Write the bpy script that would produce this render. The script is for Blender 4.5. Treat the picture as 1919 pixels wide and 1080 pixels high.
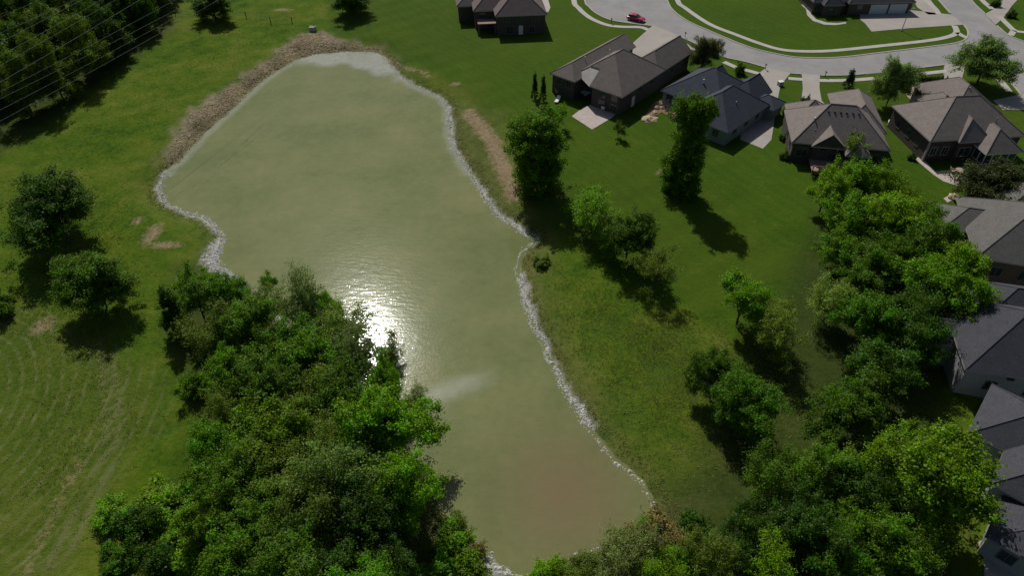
import bpy, math, random
import numpy as np
from mathutils import Vector, Matrix

for o in list(bpy.data.objects):
    bpy.data.objects.remove(o)
S = bpy.context.scene
COL = S.collection
R = math.radians

# ------------------------------------------------------------------ camera, sky, sun, exposure
FPX, DEP, CAMH = 1300.0, 42.0, 65.0          # focal length in photo pixels, downward tilt, drone height (m)
cam = bpy.data.objects.new('camera', bpy.data.cameras.new('camera'))
COL.objects.link(cam)
cam.data.sensor_width = 36.0
cam.data.lens = 36.0 * FPX / 1919.0
cam.data.clip_start = 0.5
cam.data.clip_end = 20000
cam.location = (0, 0, CAMH)
cam.rotation_euler = (R(90 - DEP), 0, 0)
S.camera = cam

SUN_AZ, SUN_EL = -16.5, 45.8                 # degrees from +Y (view direction), elevation
w = bpy.data.worlds.new('World'); S.world = w; w.use_nodes = True
nt = w.node_tree
sky = nt.nodes.new('ShaderNodeTexSky'); sky.sky_type = 'NISHITA'; sky.sun_disc = False
sky.sun_elevation = R(SUN_EL); sky.sun_rotation = R(SUN_AZ); sky.air_density = 1.0; sky.dust_density = 1.8; sky.ozone_density = 0.6
bg = nt.nodes['Background']; bg.inputs['Strength'].default_value = 0.06
nt.links.new(sky.outputs[0], bg.inputs['Color'])
sd = bpy.data.lights.new('sun', 'SUN'); sd.energy = 5.0; sd.angle = R(0.5); sd.color = (1.0, 0.955, 0.88)
sun = bpy.data.objects.new('sun', sd); COL.objects.link(sun)
sv = Vector((math.sin(R(SUN_AZ)) * math.cos(R(SUN_EL)), math.cos(R(SUN_AZ)) * math.cos(R(SUN_EL)), math.sin(R(SUN_EL))))
sun.rotation_euler = (-sv).to_track_quat('-Z', 'Y').to_euler()
sun.location = sv * 300
S.view_settings.view_transform = 'Standard'; S.view_settings.look = 'None'
S.view_settings.exposure = -0.55; S.view_settings.gamma = 1.0
S.view_settings.use_curve_mapping = False

# ------------------------------------------------------------------ helpers
_d = math.radians(DEP)
_F = np.array([0, math.cos(_d), -math.sin(_d)]); _Rt = np.array([1.0, 0, 0]); _U = np.array([0, math.sin(_d), math.cos(_d)])
def G(x, y, z=0.0):
    """world point at height z that was surveyed at photo position (x, y)"""
    r = _F + _Rt * ((x - 960) / FPX) + _U * ((540 - y) / FPX)
    p = r * ((CAMH - z) / -r[2])
    return (float(p[0]), float(p[1]))
rng = np.random.default_rng(7)
rnd = random.Random(11)

def tag(o, label=None, cat=None, group=None, kind=None):
    if label: o['label'] = label
    if cat: o['category'] = cat
    if group: o['group'] = group
    if kind: o['kind'] = kind
    return o
def link(o, parent=None):
    COL.objects.link(o)
    if parent is not None: o.parent = parent
    return o
def empty(name, loc=(0, 0, 0), rz=0.0, scale=None):
    o = bpy.data.objects.new(name, None); o.empty_display_size = 0.5
    o.location = loc; o.rotation_euler = (0, 0, rz)
    if scale: o.scale = scale
    return link(o)
def mesh_obj(name, verts, faces, mats, parent=None, mi=None, smooth=False):
    me = bpy.data.meshes.new(name)
    me.from_pydata([tuple(map(float, v)) for v in verts], [], [tuple(f) for f in faces])
    for m in (mats if isinstance(mats, (list, tuple)) else [mats]): me.materials.append(m)
    if mi is not None: me.polygons.foreach_set('material_index', mi)
    if smooth: me.polygons.foreach_set('use_smooth', [True] * len(me.polygons))
    me.update()
    return link(bpy.data.objects.new(name, me), parent)
class MB:
    """collects shapes into one mesh"""
    def __init__(s): s.v = []; s.f = []; s.m = []
    def add(s, vs, fs, mi=0):
        b = len(s.v); s.v += [tuple(v) for v in vs]; s.f += [tuple(i + b for i in f) for f in fs]; s.m += [mi] * len(fs); return s
    def box(s, x0, x1, y0, y1, z0, z1, mi=0):
        vs = [(x0,y0,z0),(x1,y0,z0),(x1,y1,z0),(x0,y1,z0),(x0,y0,z1),(x1,y0,z1),(x1,y1,z1),(x0,y1,z1)]
        return s.add(vs, [(3,2,1,0),(4,5,6,7),(0,1,5,4),(1,2,6,5),(2,3,7,6),(3,0,4,7)], mi)
    def tube(s, pts, rad, n=6, mi=0, cap=True):
        pts = [Vector(p) for p in pts]
        rad = rad if isinstance(rad, (list, tuple)) else [rad] * len(pts)
        rings = []
        for i, p in enumerate(pts):
            t = (pts[min(i + 1, len(pts) - 1)] - pts[max(i - 1, 0)]).normalized()
            a = t.cross(Vector((0, 0, 1)))
            if a.length < 1e-3: a = Vector((1, 0, 0))
            a.normalize(); b = t.cross(a)
            rings.append([p + (a * math.cos(k * 2 * math.pi / n) + b * math.sin(k * 2 * math.pi / n)) * rad[i] for k in range(n)])
        vs = [q for r_ in rings for q in r_]; fs = []
        for i in range(len(pts) - 1):
            for k in range(n):
                fs.append((i*n+k, i*n+(k+1) % n, (i+1)*n+(k+1) % n, (i+1)*n+k))
        if cap: fs.append(tuple(range(n))[::-1]); fs.append(tuple((len(pts)-1)*n + k for k in range(n)))
        return s.add(vs, fs, mi)
    def lathe(s, prof, n=20, mi=0, c=(0, 0)):
        vs = []; fs = []
        for (r_, z) in prof:
            for k in range(n):
                a = 2 * math.pi * k / n; vs.append((c[0] + r_ * math.cos(a), c[1] + r_ * math.sin(a), z))
        for i in range(len(prof) - 1):
            for k in range(n): fs.append((i*n+k, i*n+(k+1) % n, (i+1)*n+(k+1) % n, (i+1)*n+k))
        fs.append(tuple(range(n))[::-1]); fs.append(tuple((len(prof)-1)*n + k for k in range(n)))
        return s.add(vs, fs, mi)
    def build(s, name, mats, parent=None, smooth=False):
        return mesh_obj(name, s.v, s.f, mats, parent, s.m, smooth)

def smooth_line(pts, n=6):
    """Catmull-Rom through points"""
    P = [np.array(p, float) for p in pts]; P = [2*P[0]-P[1]] + P + [2*P[-1]-P[-2]]
    out = []
    for i in range(1, len(P) - 2):
        a, b, c, d = P[i-1:i+3]
        for k in range(n):
            t = k / n
            out.append(0.5*((2*b)+(-a+c)*t+(2*a-5*b+4*c-d)*t*t+(-a+3*b-3*c+d)*t**3))
    out.append(P[-2]); return np.array(out)
def poly_dist(X, Y, poly):
    """signed distance to closed polygon, + outside"""
    poly = np.asarray(poly, float); best = np.full(X.shape, 1e9); ins = np.zeros(X.shape, bool)
    for i in range(len(poly)):
        a = poly[i-1]; b = poly[i]; ab = b - a; L2 = max(1e-9, ab @ ab)
        t = np.clip(((X-a[0])*ab[0] + (Y-a[1])*ab[1]) / L2, 0, 1)
        best = np.minimum(best, (X-a[0]-t*ab[0])**2 + (Y-a[1]-t*ab[1])**2)
        c = ((a[1] > Y) != (b[1] > Y))
        with np.errstate(divide='ignore', invalid='ignore'):
            xx = (b[0]-a[0]) * (Y-a[1]) / (b[1]-a[1]) + a[0]
        ins ^= c & (X < xx)
    d = np.sqrt(best); return np.where(ins, -d, d)
def line_dist(X, Y, pl):
    pl = np.asarray(pl, float); best = np.full(X.shape, 1e9)
    for i in range(1, len(pl)):
        a = pl[i-1]; b = pl[i]; ab = b - a; L2 = max(1e-9, ab @ ab)
        t = np.clip(((X-a[0])*ab[0] + (Y-a[1])*ab[1]) / L2, 0, 1)
        best = np.minimum(best, (X-a[0]-t*ab[0])**2 + (Y-a[1]-t*ab[1])**2)
    return np.sqrt(best)
def sstep(a, b, x):
    t = np.clip((x - a) / (b - a), 0, 1); return t * t * (3 - 2 * t)
def W(pts, z=0.0): return [G(x, y, z) for x, y in pts]

# ------------------------------------------------------------------ materials
def new_mat(name):
    m = bpy.data.materials.new(name); m.use_nodes = True
    n = m.node_tree.nodes; p = n['Principled BSDF']
    return m, m.node_tree, p
def N(t, typ, **kw):
    n = t.nodes.new(typ)
    for k, v in kw.items(): setattr(n, k, v)
    return n
def noise(t, scale, detail=4, rough=0.6, vec=None, typ=None):
    n = N(t, 'ShaderNodeTexNoise'); n.inputs['Scale'].default_value = scale; n.inputs['Detail'].default_value = detail; n.inputs['Roughness'].default_value = rough
    if vec is None:
        c = N(t, 'ShaderNodeTexCoord'); vec = c.outputs['Object']
    t.links.new(vec, n.inputs['Vector']); return n.outputs['Fac']
def ramp(t, fac, stops):
    r_ = N(t, 'ShaderNodeValToRGB'); e = r_.color_ramp.elements
    while len(e) < len(stops): e.new(0.5)
    for i, (p, c) in enumerate(stops): e[i].position = p; e[i].color = (*c, 1)
    t.links.new(fac, r_.inputs['Fac']); return r_.outputs['Color']
def mix(t, fac, a, b, mode='MIX'):
    m = N(t, 'ShaderNodeMix'); m.data_type = 'RGBA'; m.blend_type = mode
    for sock, val in ((m.inputs[0], fac), (m.inputs[6], a), (m.inputs[7], b)):
        if isinstance(val, (int, float)): sock.default_value = val
        elif isinstance(val, tuple): sock.default_value = (*val, 1)
        else: t.links.new(val, sock)
    return m.outputs[2]
def mth(t, op, a, b=None, c=None):
    m = N(t, 'ShaderNodeMath', operation=op)
    for i, v in enumerate((a, b, c)):
        if v is None: continue
        if isinstance(v, (int, float)): m.inputs[i].default_value = v
        else: t.links.new(v, m.inputs[i])
    return m.outputs[0]
def attr(t, name):
    a = N(t, 'ShaderNodeAttribute'); a.attribute_name = name; return a.outputs['Fac']
def bump(t, p, h, strength=0.3, dist=0.1):
    b = N(t, 'ShaderNodeBump'); b.inputs['Strength'].default_value = strength; b.inputs['Distance'].default_value = dist
    t.links.new(h, b.inputs['Height']); t.links.new(b.outputs[0], p.inputs['Normal'])
def surf(name, c0, c1, scale=1.5, rough=0.85, fine=18.0, bstr=0.25, bdist=0.03, spec=0.3):
    """mottled surface: two tones in broad patches plus fine grain"""
    m, t, p = new_mat(name)
    a = noise(t, scale, 5, 0.65); b = noise(t, fine, 3, 0.7)
    f = mth(t, 'ADD', mth(t, 'MULTIPLY', a, 0.65), mth(t, 'MULTIPLY', b, 0.35))
    t.links.new(ramp(t, f, [(0.32, c0), (0.68, c1)]), p.inputs['Base Color'])
    p.inputs['Roughness'].default_value = rough; p.inputs['Specular IOR Level'].default_value = spec
    bump(t, p, b, bstr, bdist); return m

M = {}
M['road'] = surf('road_concrete', (0.225, 0.22, 0.222), (0.325, 0.318, 0.316), 0.22, 0.9, 6.0, 0.15)
M['walk'] = surf('pavement_concrete', (0.36, 0.345, 0.32), (0.48, 0.46, 0.43), 0.4, 0.9, 5.0, 0.2)
M['drive'] = surf('driveway_concrete', (0.31, 0.285, 0.26), (0.41, 0.38, 0.35), 0.25, 0.9, 5.0, 0.2)
M['kerb'] = surf('kerb_concrete', (0.34, 0.32, 0.29), (0.44, 0.42, 0.385), 0.5, 0.9, 5.0, 0.2)
M['patio'] = surf('patio_paving', (0.38, 0.32, 0.29), (0.52, 0.46, 0.43), 0.9, 0.9, 6.0, 0.2)
M['gravel'] = surf('gravel_bed', (0.24, 0.19, 0.14), (0.46, 0.39, 0.31), 2.5, 0.95, 7.0, 0.6)
M['mulch'] = surf('mulch', (0.12, 0.07, 0.045), (0.30, 0.19, 0.13), 1.5, 0.95, 7.0, 0.6)
M['white'] = surf('white_paint', (0.66, 0.66, 0.65), (0.8, 0.8, 0.78), 2.0, 0.6, 9.0, 0.1)
M['trim'] = surf('trim_paint', (0.34, 0.32, 0.30), (0.46, 0.44, 0.41), 1.0, 0.6, 9.0, 0.1)
M['grey_trim'] = surf('grey_trim_paint', (0.20, 0.21, 0.22), (0.30, 0.31, 0.33), 1.0, 0.6, 9.0, 0.1)
M['wtrim'] = surf('window_trim', (0.12, 0.115, 0.11), (0.2, 0.19, 0.18), 1.0, 0.6, 9.0, 0.1)
M['wood'] = surf('deck_wood', (0.22, 0.13, 0.10), (0.36, 0.24, 0.20), 1.2, 0.8, 8.0, 0.3)
M['dark_metal'] = surf('dark_metal', (0.02, 0.02, 0.022), (0.05, 0.05, 0.05), 2.0, 0.5, 9.0, 0.1)
M['grey_metal'] = surf('grey_metal', (0.24, 0.25, 0.26), (0.4, 0.41, 0.42), 2.0, 0.45, 9.0, 0.1)
M['stone'] = surf('tan_stone', (0.30, 0.22, 0.14), (0.58, 0.47, 0.34), 1.2, 0.9, 6.0, 0.6, 0.08)
M['riprap'] = surf('limestone', (0.30, 0.295, 0.28), (0.72, 0.71, 0.68), 0.9, 0.9, 5.0, 0.6, 0.08)
M['bark'] = surf('bark', (0.05, 0.04, 0.03), (0.13, 0.105, 0.08), 1.5, 0.95, 9.0, 0.6)
M['garage'] = surf('garage_door_paint', (0.42, 0.47, 0.52), (0.55, 0.60, 0.64), 1.0, 0.5, 9.0, 0.1)
M['tyre'] = surf('tyre_rubber', (0.012, 0.012, 0.012), (0.03, 0.03, 0.03), 3.0, 0.8, 9.0, 0.2)
def roof_mat(name, c, bsc=0.35):
    m, t, p = new_mat(name)
    co = N(t, 'ShaderNodeTexCoord'); mp = N(t, 'ShaderNodeMapping'); mp.inputs['Scale'].default_value = (1, 1, 2.2)
    t.links.new(co.outputs['Object'], mp.inputs['Vector'])
    a = noise(t, 0.8, 5, 0.7, mp.outputs[0]); b = noise(t, 3.6, 3, 0.85, mp.outputs[0])
    sx = N(t, 'ShaderNodeSeparateXYZ'); t.links.new(co.outputs['Object'], sx.inputs[0])
    crs = mth(t, 'FRACT', mth(t, 'MULTIPLY', sx.outputs['Z'], 8.5))
    f = mth(t, 'ADD', mth(t, 'ADD', mth(t, 'MULTIPLY', a, 0.36), mth(t, 'MULTIPLY', b, 0.56)), mth(t, 'MULTIPLY', crs, 0.08))
    lo = tuple(x * 0.62 for x in c); hi = tuple(min(1, x * 1.4) for x in c)
    t.links.new(ramp(t, f, [(0.3, lo), (0.7, hi)]), p.inputs['Base Color'])
    p.inputs['Roughness'].default_value = 0.92; p.inputs['Specular IOR Level'].default_value = 0.25
    bump(t, p, mth(t, 'ADD', crs, b), bsc, 0.03); return m
M['roof_brown'] = roof_mat('shingles_brown', (0.165, 0.145, 0.132))
M['roof_taupe'] = roof_mat('shingles_taupe', (0.215, 0.185, 0.172))
M['roof_plum'] = roof_mat('shingles_plum', (0.15, 0.118, 0.118))
M['roof_slate'] = roof_mat('shingles_slate', (0.052, 0.060, 0.082))
M['roof_grey'] = roof_mat('shingles_grey', (0.14, 0.135, 0.128))
M['roof_dark'] = roof_mat('shingles_dark', (0.062, 0.064, 0.076))
def brick_mat(name, c0, c1, mortar):
    m, t, p = new_mat(name)
    co = N(t, 'ShaderNodeTexCoord'); sx = N(t, 'ShaderNodeSeparateXYZ'); t.links.new(co.outputs['Object'], sx.inputs[0])
    cb = N(t, 'ShaderNodeCombineXYZ'); t.links.new(mth(t, 'ADD', sx.outputs['X'], sx.outputs['Y']), cb.inputs[0]); t.links.new(sx.outputs['Z'], cb.inputs[1])
    bk = N(t, 'ShaderNodeTexBrick'); bk.inputs['Scale'].default_value = 1.0; bk.inputs['Brick Width'].default_value = 0.22; bk.inputs['Row Height'].default_value = 0.08
    bk.inputs['Mortar Size'].default_value = 0.008; bk.inputs['Color1'].default_value = (*c0, 1); bk.inputs['Color2'].default_value = (*c1, 1); bk.inputs['Mortar'].default_value = (*mortar, 1)
    t.links.new(cb.outputs[0], bk.inputs['Vector'])
    n = noise(t, 1.2, 4); t.links.new(mix(t, mth(t, 'MULTIPLY', n, 0.5), bk.outputs['Color'], (0.05, 0.035, 0.03)), p.inputs['Base Color'])
    p.inputs['Roughness'].default_value = 0.9; return m
M['brick'] = brick_mat('brown_brick', (0.17, 0.10, 0.075), (0.11, 0.07, 0.055), (0.2, 0.18, 0.16))
M['brick_dark'] = brick_mat('dark_brick', (0.10, 0.07, 0.062), (0.065, 0.05, 0.05), (0.13, 0.12, 0.11))
def siding_mat(name, c):
    m, t, p = new_mat(name)
    co = N(t, 'ShaderNodeTexCoord'); sx = N(t, 'ShaderNodeSeparateXYZ'); t.links.new(co.outputs['Object'], sx.inputs[0])
    crs = mth(t, 'FRACT', mth(t, 'MULTIPLY', sx.outputs['Z'], 6.0)); n = noise(t, 0.9, 4)
    t.links.new(ramp(t, mth(t, 'ADD', mth(t, 'MULTIPLY', crs, 0.25), mth(t, 'MULTIPLY', n, 0.75)), [(0.2, tuple(x*0.8 for x in c)), (0.8, c)]), p.inputs['Base Color'])
    p.inputs['Roughness'].default_value = 0.7; bump(t, p, crs, 0.5, 0.02); return m
M['siding_grey'] = siding_mat('grey_siding', (0.36, 0.38, 0.40))
M['siding_green'] = siding_mat('grey_green_siding', (0.20, 0.25, 0.25))
m, t, p = new_mat('window_glass'); p.inputs['Base Color'].default_value = (0.03, 0.045, 0.055, 1); p.inputs['Roughness'].default_value = 0.08; p.inputs['Specular IOR Level'].default_value = 0.6
M['glass'] = m
m, t, p = new_mat('red_car_paint'); p.inputs['Base Color'].default_value = (0.42, 0.012, 0.055, 1); p.inputs['Roughness'].default_value = 0.3; p.inputs['Coat Weight'].default_value = 0.5
M['red'] = m
m, t, p = new_mat('tail_lamp'); p.inputs['Base Color'].default_value = (0.25, 0.01, 0.01, 1); p.inputs['Roughness'].default_value = 0.2
M['tail'] = m
m, t, p = new_mat('head_lamp'); p.inputs['Base Color'].default_value = (0.7, 0.7, 0.7, 1); p.inputs['Roughness'].default_value = 0.15
M['lamp'] = m

def leaf_mat(name, transl=0.40):
    m, t, p = new_mat(name)
    oi = N(t, 'ShaderNodeObjectInfo'); r_ = attr(t, 'rnd'); c_ = attr(t, 'clump')
    v = mth(t, 'ADD', mth(t, 'MULTIPLY', r_, 0.55), mth(t, 'MULTIPLY', c_, 0.45))
    val = N(t, 'ShaderNodeHueSaturation'); t.links.new(oi.outputs['Color'], val.inputs['Color'])
    t.links.new(mth(t, 'ADD', 0.75, mth(t, 'MULTIPLY', v, 2.35)), val.inputs['Value'])
    t.links.new(mth(t, 'ADD', 0.485, mth(t, 'MULTIPLY', c_, 0.03)), val.inputs['Hue'])
    t.links.new(mth(t, 'ADD', 0.95, mth(t, 'MULTIPLY', r_, 0.2)), val.inputs['Saturation'])
    d = N(t, 'ShaderNodeBsdfDiffuse'); tr = N(t, 'ShaderNodeBsdfTranslucent'); g = N(t, 'ShaderNodeBsdfGlossy'); g.inputs['Roughness'].default_value = 0.5
    t.links.new(val.outputs[0], d.inputs['Color'])
    t.links.new(mix(t, 0.4, val.outputs[0], (0.16, 0.25, 0.005)), tr.inputs['Color'])
    ms = N(t, 'ShaderNodeMixShader'); ms.inputs[0].default_value = transl
    t.links.new(d.outputs[0], ms.inputs[1]); t.links.new(tr.outputs[0], ms.inputs[2])
    m2 = N(t, 'ShaderNodeMixShader'); m2.inputs[0].default_value = 0.012; g.inputs['Color'].default_value = (0.9, 0.9, 0.85, 1)
    t.links.new(ms.outputs[0], m2.inputs[1]); t.links.new(g.outputs[0], m2.inputs[2])
    t.links.new(m2.outputs[0], t.nodes['Material Output'].inputs['Surface']); return m
M['leaf'] = leaf_mat('leaves'); M['blade'] = leaf_mat('grass_blades', 0.5)

# ------------------------------------------------------------------ the pond: surveyed shoreline (photo positions at water level)
WZ = -1.0
SHORE_PX = [(590,104),(640,99),(700,100),(722,116),(745,142),(782,166),(815,180),(833,196),(838,226),(841,262),(861,302),(886,342),(906,376),(931,406),(958,424),
  (980,438),(999,450),(986,463),(969,484),(967,518),(974,552),(986,592),(1010,642),(1034,695),(1074,770),(1128,842),(1188,900),(1222,948),(1214,985),(1160,1015),(1080,1040),(1010,1074),(985,1086),(945,1062),
  (906,1030),(862,1000),(836,950),(812,890),(776,830),(716,762),(650,700),(585,640),(530,585),(478,535),(436,512),(414,497),(410,478),(424,452),(412,424),(386,405),(346,393),(314,374),
  (306,350),(320,322),(348,296),(398,242),(442,204),(500,150),(556,115)]
shore = smooth_line([G(x, y, WZ) for x, y in SHORE_PX + SHORE_PX[:1]], 5)[:-1]
def jag(pl, amp, f):
    q = np.array(pl); s = np.cumsum(np.r_[0, np.hypot(*np.diff(q, axis=0).T)])
    k = amp * (np.sin(s * f) + 0.6 * np.sin(s * f * 2.3 + 1) + 0.4 * np.sin(s * f * 4.1 + 2))
    tn = np.gradient(q, axis=0); nn = np.c_[-tn[:, 1], tn[:, 0]]; nn /= np.maximum(1e-6, np.hypot(*nn.T))[:, None]
    return q + nn * k[:, None]
shore = jag(shore, 0.12, 1.1)

BUILT = W([(880,-80),(860,60),(900,110),(1000,140),(1060,230),(1240,330),(1400,350),(1560,380),(1700,380),(2100,420),(2100,-80)])
def hills(x, y): return 0.16*np.sin(x*0.11+1.3)*np.cos(y*0.13) + 0.1*np.sin(x*0.31+y*0.22) + 0.05*np.sin(x*0.7-y*0.9)
def ground_z(X, Y, ds=None, db=None):
    X = np.atleast_1d(np.asarray(X, float)); Y = np.atleast_1d(np.asarray(Y, float))
    ds = poly_dist(X, Y, shore) if ds is None else ds
    db = poly_dist(X, Y, BUILT) if db is None else db
    z = np.where(ds > 0, -1.08 + 1.08 * sstep(-0.4, 6.5, ds), -1.08 - np.minimum(1.6, -ds * 0.35))
    return z + hills(X, Y) * sstep(0.5, 8, ds) * sstep(0, 10, db)
def gz(x, y): return float(ground_z(x, y)[0])

def axis(lo, hi, step, far):
    a = np.arange(lo, hi + step, step); g = [step * 1.6 ** k for k in range(1, 40)]
    c = np.cumsum(g); c = c[c < far]
    return np.r_[(lo - c)[::-1], a, a[-1] + c]
xs = axis(-150, 150, 0.75, 5000); ys = axis(14, 215, 0.75, 5000)
X, Y = np.meshgrid(xs, ys); X = X.ravel(); Y = Y.ravel()
near = (np.abs(X) < 170) & (Y > 0) & (Y < 240)
DS = np.full(X.shape, 200.0); DB = np.full(X.shape, 200.0)
DS[near] = poly_dist(X[near], Y[near], shore); DB[near] = poly_dist(X[near], Y[near], BUILT)
DB[~near] = np.where((X[~near] > 20) & (Y[~near] > 80), -50, 50)
Z = ground_z(X, Y, DS, DB)
def grid_mesh(name, xs, ys, X, Y, Z, keep=None):
    nx, ny = len(xs), len(ys); me = bpy.data.meshes.new(name)
    i = np.arange(nx * ny).reshape(ny, nx)
    q = np.stack([i[:-1, :-1], i[:-1, 1:], i[1:, 1:], i[1:, :-1]], -1).reshape(-1, 4)
    if keep is not None: q = q[keep[q].any(1)]
    used = np.unique(q); mp = np.zeros(nx * ny, int); mp[used] = np.arange(len(used)); q = mp[q]
    me.vertices.add(len(used)); me.vertices.foreach_set('co', np.c_[X, Y, Z][used].ravel().astype(np.float32))
    me.loops.add(q.size); me.loops.foreach_set('vertex_index', q.ravel().astype(np.int32))
    me.polygons.add(len(q)); me.polygons.foreach_set('loop_start', (np.arange(len(q)) * 4).astype(np.int32))
    me.polygons.foreach_set('use_smooth', np.ones(len(q), bool))
    me.update(); me.validate(); return me, used
def put_attr(me, name, val):
    a = me.attributes.new(name, 'FLOAT', 'POINT'); a.data.foreach_set('value', val.astype(np.float32))
me, used = grid_mesh('ground', xs, ys, X, Y, Z)

def blob(px, sx, sy, soft=0.6):
    c = G(*px); return np.exp(-(((X - c[0]) / sx) ** 2 + ((Y - c[1]) / sy) ** 2) ** 1.3)
lawn_poly = W([(600,-90),(615,70),(700,82),(760,110),(850,165),(905,215),(960,240),(1000,420),(1100,480),(1260,560),(1420,700),(1600,760),(2200,700),(2200,-90)])
lawn = sstep(1.5, -2.5, poly_dist(X, Y, lawn_poly)); lawn[Y > 260] = 0.5
brown_poly = W([(300,300),(350,212),(420,165),(500,112),(555,66),(600,58),(650,75),(712,85),(752,118),(722,130),(700,108),(640,106),(585,112),(500,162),(440,215),(345,306)])
brown = sstep(1.6, -1.8, poly_dist(X, Y, brown_poly) + .8*np.sin(X*.9)*np.cos(Y*.7+X*.3) + .5*np.sin(X*2.1+Y*1.3))
rim = np.exp(-np.maximum(DS, 0) / 2.2) * (DS > -2)
soil = np.zeros(X.shape)
for px, sx, sy in [((855,157),1.5,0.7),((531,18),2.6,1.0),((285,440),1.4,3.0),((312,460),2.6,1.0),((258,415),0.9,1.4),((880,205),1.5,1.0),((800,140),1.0,0.7),((1250,322),2.2,1.2),((80,612),1.6,2.2)]:
    soil = np.maximum(soil, blob(px, sx, sy) * 0.85)
soil = np.maximum(soil, 0.9 * sstep(3.0, 0.0, line_dist(X, Y, W([(880,212),(904,236),(924,266),(940,304),(955,340),(968,366)]))))
soil = np.maximum(soil, 0.7 * sstep(1.0, 0.1, line_dist(X, Y, W([(690,84),(730,105),(760,122),(800,135)]))))
soil = np.maximum(soil, 0.36 * sstep(1.6, 0.1, line_dist(X, Y, W([(165,845),(140,890),(110,945),(80,1010),(50,1075)]))))
track = np.maximum(sstep(0.45, 0.1, line_dist(X, Y, smooth_line(W([(205,660),(222,740),(222,820),(200,900),(160,980),(105,1070)])))),
                   sstep(0.45, 0.1, line_dist(X, Y, smooth_line(W([(180,640),(200,740),(200,820),(178,900),(140,970),(88,1060)])))))
rows = sstep(2, -4, poly_dist(X, Y, W([(-300,520),(60,560),(200,620),(330,700),(340,800),(260,860),(190,960),(110,1120),(-300,1150)])))
olive = sstep(6, -6, poly_dist(X, Y, W([(800,180),(930,215),(985,330),(1000,430),(1010,560),(1060,680),(1130,760),(1000,760),(940,560),(860,300),(820,220)])))
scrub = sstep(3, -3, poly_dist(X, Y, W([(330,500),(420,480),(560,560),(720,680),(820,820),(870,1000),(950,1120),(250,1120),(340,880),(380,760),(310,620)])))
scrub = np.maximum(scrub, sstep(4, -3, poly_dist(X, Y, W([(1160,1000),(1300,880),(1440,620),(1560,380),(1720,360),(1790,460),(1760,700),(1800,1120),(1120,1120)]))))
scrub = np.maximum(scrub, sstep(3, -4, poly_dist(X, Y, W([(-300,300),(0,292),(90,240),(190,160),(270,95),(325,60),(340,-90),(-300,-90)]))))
SEC = [(2.6, 15.0, 1.0), (15, 19, .55), (19, 24.5, 1.15), (39, 44, .95), (43.6, 46.4, 2.3), (46, 53, 1.0), (31.6, 35.2, 1.0)]
perv = len(shore) / len(SHORE_PX); rock = np.zeros(X.shape); nearw = np.abs(DS) < 4
for i0, i1, wd0 in SEC:
    sl_ = shore[int(i0 * perv):int(i1 * perv) + 1]
    rock[nearw] = np.maximum(rock[nearw], sstep(wd0 + .4, wd0 - .5, line_dist(X[nearw], Y[nearw], sl_) + .3*np.sin(X[nearw]*1.7)*np.sin(Y[nearw]*1.3) + .25*np.sin(X[nearw]*.5+Y[nearw]*.4)))
for nme, val in (('rock', rock), ('lawn', lawn), ('brown', brown), ('rim', rim), ('soil', soil), ('track', track), ('rows', rows), ('olive', olive), ('scrub', scrub), ('under', (DS < 0.15).astype(float))):
    put_attr(me, nme, val[used])

m, t, p = new_mat('ground_cover')
co = N(t, 'ShaderNodeTexCoord'); ov = co.outputs['Object']
n_big = noise(t, 0.05, 4, 0.6); n_mid = noise(t, 0.28, 5, 0.65); n_fine = noise(t, 1.6, 4, 0.75); n_hi = noise(t, 6.0, 2, 0.8)
def comb(a, wa, b, wb, c, wc): return mth(t, 'ADD', mth(t, 'ADD', mth(t, 'MULTIPLY', a, wa), mth(t, 'MULTIPLY', b, wb)), mth(t, 'MULTIPLY', c, wc))
mead = ramp(t, comb(n_big, 0.4, n_mid, 0.42, n_fine, 0.3), [(0.43, (0.026, 0.070, 0.004)), (0.52, (0.060, 0.116, 0.005)), (0.60, (0.094, 0.136, 0.010)), (0.71, (0.150, 0.166, 0.030))])
lawnc = ramp(t, comb(n_big, 0.45, n_mid, 0.25, n_fine, 0.3), [(0.34, (0.024, 0.066, 0.003)), (0.5, (0.039, 0.090, 0.004)), (0.66, (0.068, 0.114, 0.006))])
vo = N(t, 'ShaderNodeTexVoronoi'); vo.inputs['Scale'].default_value = 0.035; t.links.new(ov, vo.inputs['Vector'])
sv_ = N(t, 'ShaderNodeSeparateColor'); t.links.new(vo.outputs['Color'], sv_.inputs[0])
sxy = N(t, 'ShaderNodeSeparateXYZ'); t.links.new(ov, sxy.inputs[0])
ph_ = mth(t, 'ADD', mth(t, 'MULTIPLY', sxy.outputs['X'], 2.4), mth(t, 'MULTIPLY', sxy.outputs['Y'], mth(t, 'ADD', 1.0, mth(t, 'MULTIPLY', sv_.outputs[1], 2.0))))
stripe = mth(t, 'MULTIPLY', mth(t, 'ADD', mth(t, 'SINE', ph_), 1.0), 0.5)
lawnc = mix(t, mth(t, 'MULTIPLY', stripe, 0.16), lawnc, (0.085, 0.135, 0.012))
lawnc = mix(t, mth(t, 'MULTIPLY', sv_.outputs[0], 0.45), lawnc, (0.072, 0.102, 0.009))
wear = ramp(t, comb(n_mid, 0.6, n_fine, 0.4, n_hi, 0.0), [(0.56, (0, 0, 0)), (0.70, (1, 1, 1))])
lawnc = mix(t, mth(t, 'MULTIPLY', wear, 0.45), lawnc, (0.12, 0.115, 0.03))
col = mix(t, attr(t, 'lawn'), mead, lawnc)
olivec = ramp(t, comb(n_mid, 0.4, n_fine, 0.3, n_hi, 0.3), [(0.35, (0.06, 0.075, 0.018)), (0.5, (0.11, 0.12, 0.035)), (0.68, (0.20, 0.17, 0.085))])
col = mix(t, mth(t, 'MULTIPLY', attr(t, 'olive'), 0.75), col, olivec)
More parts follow.
